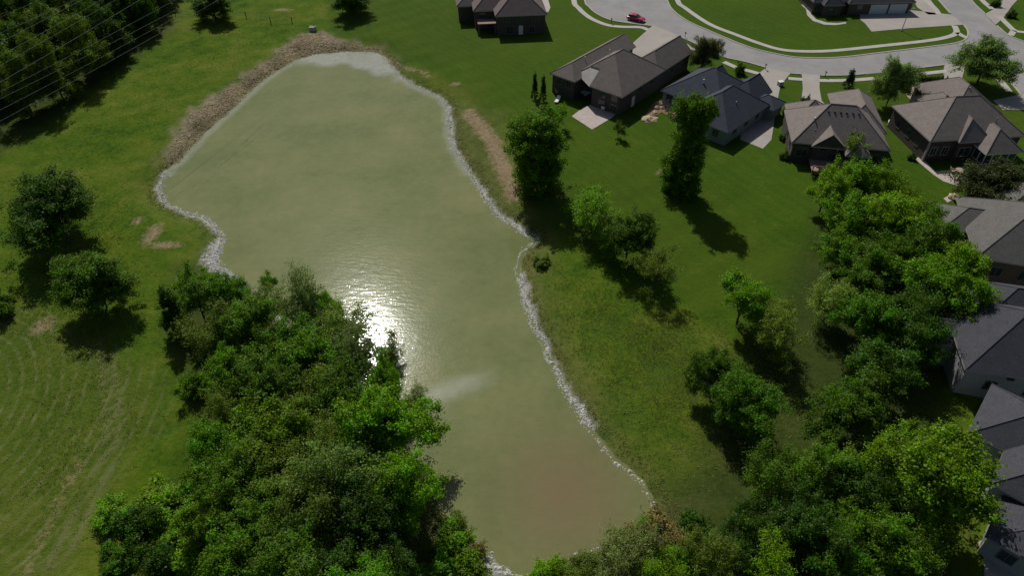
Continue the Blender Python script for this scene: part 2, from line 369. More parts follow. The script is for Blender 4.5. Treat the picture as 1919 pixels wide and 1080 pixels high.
# curved mowing rows in the hay field
vd = N(t, 'ShaderNodeVectorMath', operation='DISTANCE'); c0 = G(-260, 800); vd.inputs[1].default_value = (c0[0], c0[1], 0); t.links.new(ov, vd.inputs[0])
rr = mth(t, 'ADD', mth(t, 'MULTIPLY', vd.outputs['Value'], 4.2), mth(t, 'MULTIPLY', n_mid, 3.0))
rw = mth(t, 'POWER', mth(t, 'ADD', mth(t, 'MULTIPLY', mth(t, 'SINE', rr), 0.5), 0.5), 5.0)
vp = N(t, 'ShaderNodeMapping'); vp.inputs['Scale'].default_value = (0.6, 0.6, 0.6); t.links.new(ov, vp.inputs['Vector'])
rmask = mth(t, 'MULTIPLY', mth(t, 'MULTIPLY', attr(t, 'rows'), rw), mth(t, 'MULTIPLY', ramp(t, noise(t, 0.35, 4, 0.7), [(0.38, (0, 0, 0)), (0.66, (1, 1, 1))]), 0.5))
hay = ramp(t, n_fine, [(0.35, (0.052, 0.085, 0.012)), (0.65, (0.088, 0.112, 0.022))])
col = mix(t, mth(t, 'MULTIPLY', attr(t, 'rows'), 0.45), col, hay)
col = mix(t, rmask, col, (0.22, 0.21, 0.105))
col = mix(t, mth(t, 'MULTIPLY', attr(t, 'track'), 0.6), col, (0.17, 0.17, 0.075))
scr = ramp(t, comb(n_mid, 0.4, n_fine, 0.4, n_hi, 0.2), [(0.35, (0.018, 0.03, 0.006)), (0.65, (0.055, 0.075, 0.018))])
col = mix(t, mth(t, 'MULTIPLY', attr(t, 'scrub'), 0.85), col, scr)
brn = ramp(t, comb(n_mid, 0.3, n_fine, 0.4, n_hi, 0.3), [(0.36, (0.14, 0.125, 0.07)), (0.5, (0.25, 0.205, 0.15)), (0.64, (0.36, 0.295, 0.23))])
bm_ = mth(t, 'MULTIPLY', attr(t, 'brown'), ramp(t, comb(n_mid, 0.5, n_fine, 0.3, n_hi, 0.2), [(0.36, (0.25, 0.25, 0.25)), (0.5, (1, 1, 1))]))
col = mix(t, bm_, col, brn)
rimc = ramp(t, comb(n_fine, 0.4, n_hi, 0.2, n_mid, 0.4), [(0.35, (0.07, 0.085, 0.018)), (0.65, (0.21, 0.17, 0.10))])
col = mix(t, mth(t, 'MULTIPLY', attr(t, 'rim'), 0.6), col, rimc)
sm = ramp(t, mth(t, 'ADD', attr(t, 'soil'), mth(t, 'MULTIPLY', mth(t, 'SUBTRACT', comb(n_fine, 0.5, n_mid, 0.25, n_hi, 0.25), 0.5), 2.2)), [(0.22, (0, 0, 0)), (0.80, (0.85, 0.85, 0.85))])
sm = mth(t, 'MULTIPLY', sm, ramp(t, attr(t, 'soil'), [(0.02, (0, 0, 0)), (0.25, (1, 1, 1))]))
col = mix(t, sm, col, ramp(t, n_fine, [(0.3, (0.19, 0.135, 0.08)), (0.7, (0.36, 0.27, 0.18))]))
col = mix(t, attr(t, 'under'), col, (0.10, 0.10, 0.075))
col = mix(t, attr(t, 'rock'), col, ramp(t, comb(n_hi, 0.6, n_fine, 0.2, n_mid, 0.2), [(0.36, (0.20, 0.20, 0.175)), (0.6, (0.58, 0.57, 0.545))]))
t.links.new(col, p.inputs['Base Color']); p.inputs['Roughness'].default_value = 1.0; p.inputs['Specular IOR Level'].default_value = 0.1
bump(t, p, comb(n_fine, 0.6, n_hi, 0.4, n_mid, 0.6), 0.7, 0.35)
me.materials.append(m)
ground = link(bpy.data.objects.new('ground', me)); tag(ground, kind='structure')

# ------------------------------------------------------------------ water
mn = shore.min(0) - 3; mx = shore.max(0) + 3
wx = np.arange(mn[0], mx[0], 0.6); wy = np.arange(mn[1], mx[1], 0.6)
WX, WY = np.meshgrid(wx, wy); WX = WX.ravel(); WY = WY.ravel()
wd = poly_dist(WX, WY, shore)
me, used = grid_mesh('pond_water', wx, wy, WX, WY, np.full(WX.shape, WZ), wd < 1.2)
X_, Y_ = X, Y; X, Y = WX, WY
scum = sstep(2.0, -1.6, 1.2*np.sin(WX*.8)*np.sin(WY*.6+1) +  poly_dist(WX, WY, [G(a, b, WZ) for a, b in [(560,110),(600,99),(640,94),(705,94),(728,112),(762,150),(745,148),(735,142),(700,133),(655,122),(610,119),(570,122)]]))
scum = np.maximum(scum, 0.5 * sstep(1.3, 0.2, np.abs(wd)) * sstep(0, 1, wd < 2) * ((WY > G(600, 330, WZ)[1])))
cb = G(1060, 920, WZ); clay = np.exp(-(((WX - cb[0]) / 7.5) ** 2 + ((WY - cb[1]) / 8) ** 2))
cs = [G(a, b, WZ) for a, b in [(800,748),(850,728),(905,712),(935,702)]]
reflected_streak = sstep(2.4, 0.2, line_dist(WX, WY, cs)) * sstep(G(950, 700, WZ)[0], G(860, 700, WZ)[0], WX)  # mask for a pale light reflection painted into the water colour
X, Y = X_, Y_
for nme, val in (('scum', scum), ('clay', clay), ('reflected_streak', reflected_streak)): put_attr(me, nme, val[used])
m, t, p = new_mat('pond_water')
n1 = noise(t, 0.07, 6, 0.7); n2 = noise(t, 0.8, 4, 0.65); n3 = noise(t, 3.2, 3, 0.6)
mpp = N(t, 'ShaderNodeMapping'); mpp.inputs['Scale'].default_value = (0.5, 1.6, 1); mpp.inputs['Rotation'].default_value = (0, 0, 0.5)
cc = N(t, 'ShaderNodeTexCoord'); t.links.new(cc.outputs['Object'], mpp.inputs['Vector']); n4 = noise(t, 1.1, 3, 0.55, mpp.outputs[0])
col = ramp(t, mth(t, 'ADD', mth(t, 'MULTIPLY', n1, 0.75), mth(t, 'MULTIPLY', n2, 0.25)), [(0.36, (0.130, 0.160, 0.060)), (0.5, (0.164, 0.187, 0.076)), (0.64, (0.204, 0.211, 0.092))])
col = mix(t, mth(t, 'MULTIPLY', attr(t, 'clay'), mth(t, 'ADD', 0.45, mth(t, 'MULTIPLY', n1, 0.7))), col, (0.185, 0.142, 0.078))
sc_ = mth(t, 'MULTIPLY', attr(t, 'scum'), ramp(t, mth(t, 'ADD', mth(t, 'MULTIPLY', n2, 0.6), mth(t, 'MULTIPLY', n3, 0.4)), [(0.3, (0.45, 0.45, 0.45)), (0.55, (1, 1, 1))]))
col = mix(t, mth(t, 'MULTIPLY', sc_, 0.85), col, (0.36, 0.375, 0.345))
col = mix(t, mth(t, 'MULTIPLY', attr(t, 'reflected_streak'), mth(t, 'ADD', 0.35, mth(t, 'MULTIPLY', n2, 0.8))), col, (0.32, 0.335, 0.25))  # lightens the base colour along the painted reflection streak
t.links.new(col, p.inputs['Base Color']); p.inputs['Specular IOR Level'].default_value = 0.06; p.inputs['IOR'].default_value = 1.33
p.inputs['Roughness'].default_value = 0.16; p.inputs['Coat Weight'].default_value = 0.4; p.inputs['Coat IOR'].default_value = 1.33; p.inputs['Coat Roughness'].default_value = 0.05
bump(t, p, mth(t, 'ADD', mth(t, 'MULTIPLY', n4, 0.7), mth(t, 'MULTIPLY', n3, 0.3)), 0.42, 0.05)
t.links.new(p.inputs['Normal'].links[0].from_socket, p.inputs['Coat Normal'])
me.materials.append(m)
water = link(bpy.data.objects.new('pond_water', me)); tag(water, kind='structure')

# ------------------------------------------------------------------ roads, kerbs, pavements, driveways
def sheet(name, pts, z, mat, kind='structure', thick=None):
    pts = [tuple(q) for q in pts]; n = len(pts)
    area = sum(pts[i-1][0]*pts[i][1] - pts[i][0]*pts[i-1][1] for i in range(n))
    if area < 0: pts = pts[::-1]
    zb = -0.25
    vs = [(x, y, z) for x, y in pts] + [(x, y, zb) for x, y in pts]
    fs = [tuple(range(n))] + [(i, i + n, (i + 1) % n + n, (i + 1) % n) for i in range(n)]
    o = mesh_obj(name, vs, fs, mat)
    return tag(o, kind=kind) if kind else o
def ribbon(name, pl, width, z, mat, off=0.0):
    q = np.array(pl); tn = np.gradient(q, axis=0); nn = np.c_[-tn[:, 1], tn[:, 0]]; nn /= np.maximum(1e-6, np.hypot(*nn.T))[:, None]
    a = q + nn * (off + width / 2); b = q + nn * (off - width / 2)
    k = len(q); vs = [(*v, z) for v in a] + [(*v, z) for v in b] + [(*v, -0.2) for v in a] + [(*v, -0.2) for v in b]; fs = []
    for i in range(k - 1):
        fs += [(i, i+k, i+k+1, i+1), (i+2*k, i, i+1, i+1+2*k), (i+k, i+3*k, i+3*k+1, i+k+1)]
    fs += [(0, 2*k, 3*k, k), (k-1, 2*k-1, 4*k-1, 3*k-1)]
    return tag(mesh_obj(name, vs, fs, mat), kind='structure')
ROAD_LOW = [(1096,-60),(1097,0),(1105,13),(1120,26),(1145,37),(1180,43),(1222,48),(1269,66),(1305,82),(1359,107),(1400,116),(1438,127),(1481,137),(1537,141),(1600,140),(1660,135),(1700,129),(1771,121),(1812,118),(1858,122),(1888,147),(1925,190),(2000,270)]
ROAD_UP = [(2080,170),(1990,105),(1925,80),(1890,66),(1862,43),(1845,25),(1820,0),(1785,-50),(1715,-50),(1760,0),(1784,27),(1806,45),(1815,59),(1811,73),(1790,81),(1740,88),(1650,99),(1570,108),(1500,108),(1450,100),(1400,87),(1330,58),(1290,40),(1262,20),(1250,0),(1232,-60)]
low = smooth_line(W(ROAD_LOW), 5); up = smooth_line(W(ROAD_UP), 5)
sheet('road', list(map(tuple, low)) + list(map(tuple, up)), 0.03, M['road'])
for seg, off in ([(1096,-50),(1097,0),(1105,13),(1120,26),(1145,37),(1180,43),(1222,48)], -.1), ([(1270,66),(1288,74),(1305,82),(1340,98)], -.1), ([(1362,108),(1400,116),(1438,127)], -.1), ([(1484,137),(1492,138),(1500,138)], -.1), ([(1539,141),(1570,141),(1600,140),(1620,138)], -.1), ([(1690,130),(1730,126),(1770,121)], -.1), ([(1862,126),(1888,147),(1905,166),(1915,178)], -.1), \
    ([(1990,105),(1925,80),(1890,66),(1868,48)], -.1), ([(1846,26),(1820,0),(1785,-50)], -.1), ([(1715,-50),(1760,0),(1782,25)], -.1), ([(1807,46),(1815,59),(1811,73),(1790,81),(1740,88),(1650,99),(1570,108),(1500,108),(1450,100),(1400,87),(1330,58),(1290,40),(1262,20),(1250,0),(1232,-50)], -.1):
    ribbon('kerb', smooth_line(W(seg), 5), 0.34, 0.13, M['kerb'], off)
for seg in ([(1078,-50),(1076,0),(1085,15),(1106,33),(1136,46),(1165,50),(1200,51),(1216,56)], [(1265,73),(1283,83),(1302,94)], [(1357,116),(1382,127),(1408,134),(1433,141)], [(1478,147),(1490,148),(1505,149)],
            [(1536,151),(1570,151),(1600,150),(1640,147)], [(1690,143),(1730,138),(1776,133)], [(1258,-50),(1270,0),(1285,15),(1330,45),(1380,65),(1420,80),(1460,92),(1500,96),(1560,95),(1650,86),(1740,76),(1780,68),(1793,60),(1789,48)],
            [(1794,61),(1804,67),(1813,71)], [(1805,-40),(1841,0),(1860,17)], [(1874,31),(1888,45),(1902,57),(1925,61),(1990,70)], [(1900,57),(1897,62),(1894,66)], [(1866,142),(1880,157),(1892,172)], [(1735,0),(1752,15),(1760,27)]):
    ribbon('pavement', smooth_line(W(seg), 5), 1.35, 0.075, M['walk'])
def drive(pts, mat='drive', z=0.055, name='driveway'): return sheet(name, W(pts), z, M[mat])
drive([(1224,47),(1273,67),(1256,80),(1236,92),(1206,110),(1178,97),(1180,86)])
drive([(1437,126),(1482,137),(1463,160),(1456,195),(1451,230),(1446,262),(1430,279),(1388,262),(1390,230),(1412,190),(1405,160),(1412,145)])
drive([(1503,138),(1537,140),(1536,165),(1540,188),(1556,208),(1500,208),(1505,165)])
drive([(1770,121),(1810,118),(1806,136),(1800,160),(1760,165),(1768,140)])
drive([(1862,188),(1912,177),(1960,172),(1960,206),(1880,206)])
drive([(1612,20),(1700,18),(1783,27),(1807,46),(1700,53),(1634,59),(1622,44),(1612,36)])
drive([(1720,14),(1690,-40),(1715,-40),(1752,10),(1758,27),(1740,27)])
drive([(1846,26),(1866,46),(1880,34),(1897,10),(1925,-20),(1890,-25),(1872,12)])
drive([(1072,218),(1090,204),(1108,196),(1160,208),(1147,221),(1110,243)], 'patio', 0.06, 'patio')
drive([(1712,296),(1727,293),(1752,322),(1790,318),(1850,325),(1845,352),(1805,352),(1768,340),(1750,328)], 'patio', 0.06, 'patio')
drive([(1004,-20),(1014,0),(1020,8),(1018,18),(1016,24),(1028,22),(1032,14),(1028,0),(1022,-20)], 'walk', 0.06, 'path')
drive([(1508,6),(1518,14),(1520,26),(1530,36),(1550,42),(1570,43),(1586,41),(1586,44),(1566,47),(1545,46),(1524,39),(1513,28),(1511,17),(1502,9)], 'walk', 0.06, 'path')
drive([(1694,162),(1712,156),(1772,152),(1768,172),(1740,190),(1716,196),(1700,180)], 'gravel', 0.05, 'gravel_bed')
drive([(1471,222),(1481,218),(1490,292),(1476,294)], 'mulch', 0.05, 'mulch_bed')
drive([(1702,262),(1709,258),(1734,296),(1726,300)], 'mulch', 0.05, 'mulch_bed')
drive([(1206,220),(1226,192),(1243,186),(1266,202),(1288,222),(1270,228),(1240,210),(1228,218),(1232,228),(1210,230)], 'mulch', 0.05, 'mulch_bed')
drive([(1800,1105),(1826,1020),(1850,1010),(1905,1070),(1925,1110)], 'patio', 0.06, 'patio')
drive([(1768,372),(1790,362),(1792,372),(1776,380)], 'patio', 0.06, 'patio')

# ------------------------------------------------------------------ houses
def hip_roof(house, u0, u1, v0, v1, eave, pitch, mats, hips=(True, True), o=0.45, along=None, capmat=None):
    U0, U1, V0, V1 = u0 - o, u1 + o, v0 - o, v1 + o; ze = eave - o * pitch + 0.12; th = 0.22
    w_, d_ = U1 - U0, V1 - V0
    along = along or ('u' if w_ >= d_ else 'v')
    if along == 'u': half = d_ / 2; L = w_
    else: half = w_ / 2; L = d_
    zr = ze + half * pitch
    s = half if hips[0] else 0.0; e = half if hips[1] else 0.0
    if s + e > L - 0.1: k = (L - 0.1) / (s + e); s *= k; e *= k
    if along == 'u': A = (U0 + s, (V0+V1)/2, zr); B = (U1 - e, (V0+V1)/2, zr); c = [(U0,V0),(U1,V0),(U1,V1),(U0,V1)]
    else: A = ((U0+U1)/2, V0 + s, zr); B = ((U0+U1)/2, V1 - e, zr); c = [(U1,V0),(U1,V1),(U0,V1),(U0,V0)]
    vs = [(x, y, ze) for x, y in c] + [A, B] + [(x, y, ze - th) for x, y in c]
    fs = [(0,1,5,4),(2,3,4,5),(1,2,5),(3,0,4),(0,6,7,1),(1,7,8,2),(2,8,9,3),(3,9,6,0),(6,9,8,7)]
    mi = [0,0,0,0,1,1,1,1,1]
    if not hips[1]: mi[2] = 2
    if not hips[0]: mi[3] = 2
    rf = mesh_obj('roof', vs, fs, mats, house, mi)
    cm = capmat or mats[0]
    edges = [(A, B)]
    if hips[0]: edges += [(vs[3], A), (vs[0], A)]
    if hips[1]: edges += [(vs[1], B), (vs[2], B)]
    for a, b in edges:
        a = Vector(a); b = Vector(b)
        if (b - a).length < 0.3: continue
        MB().tube([a + Vector((0, 0, -.02)), b + Vector((0, 0, -.02))], 0.085, 5).build('ridge_cap', cm, rf)
    return rf
def wall_block(house, u0, u1, v0, v1, eave, mat, base=-0.6):
    return MB().box(u0, u1, v0, v1, base, eave).build('wall', M[mat], house)
def window(house, side, at, pos, z0, w_, h_, frame='wtrim', mull=1, name='window'):
    """side: v0 / v1 / u0 / u1 face at coordinate `at`, centred at pos"""
    f = 0.09; d = 0.07
    def bx(mb, a0, a1, z0_, z1_, out0, out1):
        if side == 'v0': mb.box(a0, a1, at - out1, at - out0, z0_, z1_)
        elif side == 'v1': mb.box(a0, a1, at + out0, at + out1, z0_, z1_)
        elif side == 'u0': mb.box(at - out1, at - out0, a0, a1, z0_, z1_)
        else: mb.box(at + out0, at + out1, a0, a1, z0_, z1_)
    a0, a1, z1 = pos - w_ / 2, pos + w_ / 2, z0 + h_
    fr = MB(); bx(fr, a0, a1, z0, z0 + f, 0.005, d); bx(fr, a0, a1, z1 - f, z1, 0.005, d)
    bx(fr, a0, a0 + f, z0 + f, z1 - f, 0.005, d); bx(fr, a1 - f, a1, z0 + f, z1 - f, 0.005, d)
    for k in range(mull):
        c = a0 + (k + 1) * w_ / (mull + 1); bx(fr, c - .03, c + .03, z0 + f, z1 - f, 0.03, d - .005)
    fo = fr.build(name, M[frame], house)
    pn = MB(); bx(pn, a0 + f * .8, a1 - f * .8, z0 + f * .8, z1 - f * .8, 0.004, 0.03); pn.build('pane', M['glass'], fo)
    return fo
def door(house, side, at, pos, w_=1.0, h_=2.15, mat='white'):
    mb = MB(); hb = MB()
    if side == 'v0': mb.box(pos - w_/2, pos + w_/2, at - .06, at - .004, 0.05, h_); hb.box(pos + w_*.33, pos + w_*.4, at - .13, at - .061, 1.0, 1.12)
    else: mb.box(at + .004, at + .06, pos - w_/2, pos + w_/2, 0.05, h_); hb.box(at + .061, at + .13, pos + w_*.33, pos + w_*.4, 1.0, 1.12)
    d = mb.build('door', M[mat], house); hb.build('handle', M['dark_metal'], d)
def vent(house, u, v, z, h=0.7, r_=0.09, mat='white'):
    MB().tube([(u, v, z - 0.5), (u, v, z + h)], r_, 8).build('vent_pipe', M[mat], house)
def box_vents(house, u0, u1, v, z, n):
    for k in range(n):
        u = u0 + (u1 - u0) * k / max(1, n - 1)
        MB().box(u - .17, u + .17, v - .17, v + .17, z - .75, z - .40).build('roof_vent', M['dark_metal'], house)
def house_at(name, origin, ang, label):
    h = empty(name, (origin[0], origin[1], 0), R(ang)); return tag(h, label, 'house', 'houses of the subdivision')
def rm(key, trim='trim', gable='brick'): return [M[key], M[trim], M[gable]]
def blocks(h, lst, rmats, wall):
    """(u0,u1,v0,v1,eave,pitch,hips,along)"""
    for b in lst:
        u0, u1, v0, v1, ev, pt = b[:6]; hips = b[6] if len(b) > 6 else (True, True); al = b[7] if len(b) > 7 else None
        wall_block(h, u0, u1, v0, v1, ev, wall); hip_roof(h, u0, u1, v0, v1, ev, pt, rmats, hips, along=al)

# house at the top centre (plum-brown roof, back to the pond)
hA = house_at('brick_house', (-3.5, 161.1), 6, 'brown-roofed brick house at the top centre, its back to the pond')
blocks(hA, [(0, 11.3, 0, 15, 4.9, .75), (-4.8, 3.0, 4.3, 17, 4.7, .75), (-8.5, -3, 9, 16.5, 4.2, .7)], rm('roof_plum'), 'brick_dark')
for u in (2.2, 5.6, 9.0): window(hA, 'v0', 0, u, 2.9, 1.5, 1.5)
window(hA, 'v0', 0, 3.0, .3, 1.8, 1.9); window(hA, 'v0', 0, 8.2, .4, 1.4, 1.5); door(hA, 'v0', 0, 5.6)
window(hA, 'v0', 4.3, -3.1, 2.6, 1.6, 1.5); window(hA, 'v0', 4.3, -1.2, .3, 1.6, 1.9)
MB().box(-4.4, -0.15, 0.9, 4.2, 2.35, 2.55).build('deck', M['wood'], hA)
for u in (-4.2, -0.4): MB().box(u - .08, u + .08, 1.0, 1.16, -.4, 2.34).build('deck_post', M['wood'], hA)

# house with the big taupe roof by the cul-de-sac
def notch_roof(h):
    a, U1, V1, ze, pt, nu, nv = -.4, 15.6, 12.7, 4.2, .70, 2.9, 7.2
    hv = (V1 - a) / 2; A = (a + hv, a + hv); B = (U1 - hv, a + hv); zt = ze + hv * pt
    V = [(a, a, ze), (U1, a, ze), (U1, V1, ze), (nu, V1, ze), (nu, V1 - (nu - a), ze + (nu - a) * pt), (nu, nv, ze + (nu - a) * pt), (a, nv, ze), (*A, zt), (*B, zt)]
    n = 7; V += [(x, y, z - .22) for x, y, z in V[:7]]; k = 9
    F = [(0, 1, 8, 7), (1, 2, 8), (2, 3, 4, 7, 8), (4, 5, 6, 0, 7)]; mi = [0] * 4
    for i in range(7): F.append((i, k + i, k + (i + 1) % 7, (i + 1) % 7)); mi.append(1)
    F += [(k, k + 6, k + 5, k + 4, k + 3), (k, k + 3, k + 2, k + 1)]; mi += [1, 1]
    rf = mesh_obj('roof', V, F, rm('roof_brown', 'trim', 'brick'), h, mi)
    for p_, q_ in ((7, 8), (0, 7), (1, 8), (2, 8), (4, 7)):
        MB().tube([Vector(V[p_]) - Vector((0, 0, .02)), Vector(V[q_]) - Vector((0, 0, .02))], .085, 5).build('ridge_cap', M['roof_brown'], rf)
hB = house_at('brick_house', G(1166, 178, 4.4), 50, 'large taupe hip-roofed brick house below the cul-de-sac, beside the red car')
notch_roof(hB)
wall_block(hB, 3.4, 15.2, .3, 12.2, 4.4, 'brick_dark'); wall_block(hB, .1, 9, .35, 6.8, 4.38, 'brick_dark')
blocks(hB, [(-.3, 21, 10.9, 16.2, 4.3, .66, (True, False)), (14, 27, .5, 6.6, 4.0, .78, (True, False))], rm('roof_brown', 'trim', 'brick'), 'brick_dark')
MB().box(3.3, 3.6, 7.5, 10.6, 2.5, 2.75).build('porch_beam', M['trim'], hB)
for v in (1.6, 4.4): window(hB, 'u0', .1, v, 2.4, 1.5, 1.5); window(hB, 'u0', .1, v, .3, 1.5, 1.7)
for v in (12.2, 14.6): window(hB, 'u0', -.3, v, 2.2, 1.3, 1.5)
door(hB, 'v0', .3, 5.0); window(hB, 'v0', .3, 7.2, 2.3, 1.4, 1.4); window(hB, 'v0', .3, 11.4, 2.3, 1.4, 1.4); window(hB, 'v0', .5, 20, 1.6, 1.2, 1.3); window(hB, 'v0', .5, 23.6, 1.6, 1.2, 1.3)
window(hB, 'u0', 3.4, 8.2, .3, 1.8, 2.0); window(hB, 'u0', 3.4, 10.1, .3, 1.4, 2.0)
vent(hB, 9, 9.2, 7.2); vent(hB, 6, 13, 6.0, .4)

# slate-roofed house
hC = house_at('siding_house', G(1364, 244, 3.2), 46, 'grey-green house with dark slate-blue roof behind the tall narrow tree')
blocks(hC, [(0, 14, 0, 10.2, 3.2, .72), (5.4, 18, 4.2, 17.4, 3.25, .68), (12.5, 19.6, 2.4, 8.4, 3.1, .8, (True, False)), (13, 19.2, 11.4, 15.4, 3.15, .85, (True, False))], rm('roof_slate', 'grey_trim', 'siding_green'), 'siding_green')
hip_roof(hC, 14.2, 18.2, -1.4, 3.0, 2.6, .6, rm('roof_slate', 'grey_trim', 'siding_green')); wall_block(hC, 14.2, 18.2, -1.4, 3.0, 2.6, 'siding_green')
for v in (2.2, 5.4, 8.4): window(hC, 'u0', 0, v, 1.1, 1.3, 1.6)
for u in (3.0, 7.0, 11.0): window(hC, 'v0', 0, u, 1.3, 1.3, 1.5)
for v in (12.4, 15.8): window(hC, 'u0', 5.4, v, 1.0, 1.6, 1.7)
vent(hC, 8.6, 11.0, 5.6, .75, .13); vent(hC, 6.5, 2.6, 5.2, .3, .12, 'grey_metal')

# taupe house with two wings
hD = house_at('brick_house', G(1490, 262, 4.0), -10, 'taupe-roofed brick house with small rear gable, between slate-roofed and oval-tub houses')
blocks(hD, [(0, 15.2, 0, 11, 4.0, .80), (8.9, 15.9, 6, 19.2, 4.05, .80), (.4, 7.6, 6.5, 13.6, 3.95, .78), (3.3, 8.0, -.55, 6, 3.9, .86, (False, True), 'v'), (8.6, 11.8, -2.3, 5, 3.6, .8)], rm('roof_taupe', 'trim', 'brick_dark'), 'brick_dark')
window(hD, 'v0', 0, 1.7, 1.0, 1.9, 1.7); window(hD, 'v0', -.55, 5.0, 2.6, 1.3, 1.2); window(hD, 'v0', -.55, 6.6, .5, 1.3, 2.0); window(hD, 'v0', -2.3, 10.2, .9, 1.6, 1.6); window(hD, 'v0', 0, 13.4, 1.1, 1.7, 1.5)
for v in (2.5, 6.0, 9.6): window(hD, 'u0', 0 if v < 6.5 else .4, v, 1.2, 1.2, 1.4)
box_vents(hD, 5.2, 10.2, 4.4, 8.1, 6); vent(hD, 3.0, 3.1, 6.4, .5, .14); vent(hD, 3.2, 1.6, 5.2, .3, .08, 'grey_metal')
MB().box(3.1, 8.3, -4.4, -.62, .75, .9).build('deck', M['wood'], hD)
for u, v in ((3.2, -4.3), (8.2, -4.3), (5.7, -4.3)): MB().box(u - .07, u + .07, v - .07, v + .07, -.4, 1.9).build('deck_post', M['wood'], hD)
MB().box(3.1, 8.3, -4.38, -4.3, 1.7, 1.82).build('deck_rail', M['wood'], hD)
for k in range(4): MB().box(8.45, 9.6, -4.2 + k * .02 - .35 * k, -3.85 - .35 * k, .1, .75 - .17 * k).build('deck_step', M['wood'], hD)

# brick house with sun porch
hE = house_at('brick_house', G(1747, 260, 4.4), 6, 'big taupe-roofed brick house with a glazed sun porch, near the street junction')
blocks(hE, [(0, 16.6, 0, 12.2, 4.4, .72), (8.6, 17.7, 8, 20.2, 4.35, .72), (6.2, 11.5, 9, 15.4, 4.3, .72), (5.0, 10.1, -.6, 7, 4.3, .92)], rm('roof_taupe', 'trim', 'brick_dark'), 'brick_dark')
hip_roof(hE, 8.3, 14.3, -3.6, 4.5, 3.5, .80, rm('roof_taupe', 'white', 'brick_dark'))
wall_block(hE, 8.4, 14.2, -3.5, 4.3, .85, 'brick'); wall_block(hE, 8.9, 13.7, -2.9, 3.9, 3.4, 'dark_metal')
for k in range(4): window(hE, 'v0', -3.38, 9.15 + k * 1.43, .86, 1.42, 2.5, 'white', 0, 'porch_window')
for k in range(2): window(hE, 'u0', 8.5, -2.75 + k * 1.45, .86, 1.42, 2.5, 'white', 0, 'porch_window')
for k in range(2): window(hE, 'u1', 14.1, -2.75 + k * 1.45, .86, 1.42, 2.5, 'white', 0, 'porch_window')
window(hE, 'v0', 0, 1.3, 1.0, 1.2, 1.7, 'trim'); window(hE, 'v0', 0, 3.4, 1.0, 1.2, 1.7, 'trim'); window(hE, 'v0', -.6, 6.6, .9, 2.2, 1.8, 'trim')
for v in (3.0, 6.0, 9.4): window(hE, 'u0', 0, v, 1.3, 1.2, 1.5)
box_vents(hE, 5.6, 7.2, 5.1, 8.2, 3); box_vents(hE, 9.6, 11.8, 5.1, 8.2, 4); vent(hE, 12.2, 2.0, 6.3, .4, .1, 'grey_metal'); vent(hE, 13.0, 12, 7.2, .3, .15, 'grey_metal')
MB().box(-.12, .18, -.12, .18, -.3, 4.2).build('downspout', M['trim'], hE)

# three houses down the right edge
hF = house_at('brick_house', G(1836, 478, 4.2), -16, 'grey-roofed brown brick house, uppermost of three on the right edge')
blocks(hF, [(0, 19, 0, 14.5, 4.2, .70), (4, 14, 10, 20.5, 4.15, .7), (-3.2, 5, 6.5, 12.5, 3.7, .62)], rm('roof_grey', 'trim', 'brick'), 'brick')
for u in (3.0, 6.6, 10.5): window(hF, 'v0', 0, u, 1.1, 1.6, 1.6)
window(hF, 'u0', 0, 3.4, 1.2, 1.4, 1.5); box_vents(hF, 8.0, 9.4, 5.2, 8.0, 2); vent(hF, 3.4, 9.6, 6.0, .3, .09, 'grey_metal')
hG = house_at('siding_house', G(1817, 687, 4.8), -13, 'dark-roofed house with pale grey siding wall, middle of three on the right edge')
blocks(hG, [(0, 17, 0, 12.5, 4.8, .66), (3, 14, 8, 16.5, 4.75, .66), (-4.2, 4, 4.6, 9.6, 3.9, .5)], rm('roof_dark', 'trim', 'siding_grey'), 'siding_grey')
for u in (3.2, 7.5): window(hG, 'v0', 0, u, 1.5, 1.3, 1.5)
MB().box(4.4, 5.1, -.2, -.01, 3.7, 4.0).build('wall_vent', M['dark_metal'], hG)
window(hG, 'u0', -4.2, 7.1, 1.0, 1.4, 1.7); window(hG, 'v0', 4.6, -2.1, 1.0, 1.5, 1.7); vent(hG, 4.2, 3.0, 6.3, .4, .1, 'grey_metal'); box_vents(hG, 6.4, 7.6, 5, 8.2, 2)
hH = house_at('siding_house', G(1868, 905, 4.4), -42, 'slate-grey roofed house, lowest of three on the right edge, behind a broad tree')
blocks(hH, [(0, 18, 0, 9.5, 4.4, .72), (-3.5, 6, 5.2, 13.5, 4.3, .72), (1.5, 16, -5.5, 2, 3.3, .34)], rm('roof_dark', 'grey_trim', 'siding_grey'), 'siding_grey')
for u in (3.5, 7.5): window(hH, 'v0', -5.5, u, .9, 1.5, 1.5)
window(hH, 'u0', -3.5, 9, 1.1, 1.4, 1.6)

# house with two garage doors, top right
oI = G(1587, 27, 0)
hI = house_at('brick_house', oI, 3, 'dark brick house with two white garage doors at the top right')
blocks(hI, [(0, 16, 0, 13, 3.1, .7), (-8.5, 1, 1.2, 12, 3.2, .72), (-6.5, -2.2, -.8, 3, 3.1, .8)], rm('roof_dark', 'grey_trim', 'brick_dark'), 'brick_dark')
for c in (7.7, 12.6):
    gd = MB().box(c - 2.2, c + 2.2, -.07, -.005, .02, 2.35).build('garage_door', M['garage'], hI)
    for k in range(3): MB().box(c - 2.15, c + 2.15, -.085, -.071, .55 + k * .58, .58 + k * .58).build('panel_joint', M['grey_metal'], gd)
window(hI, 'v0', -.8, -4.4, .8, 1.8, 1.6); window(hI, 'v0', 0, 2.8, .8, 1.3, 1.6); window(hI, 'v0', 1.2, -7.5, .8, 1.3, 1.6)

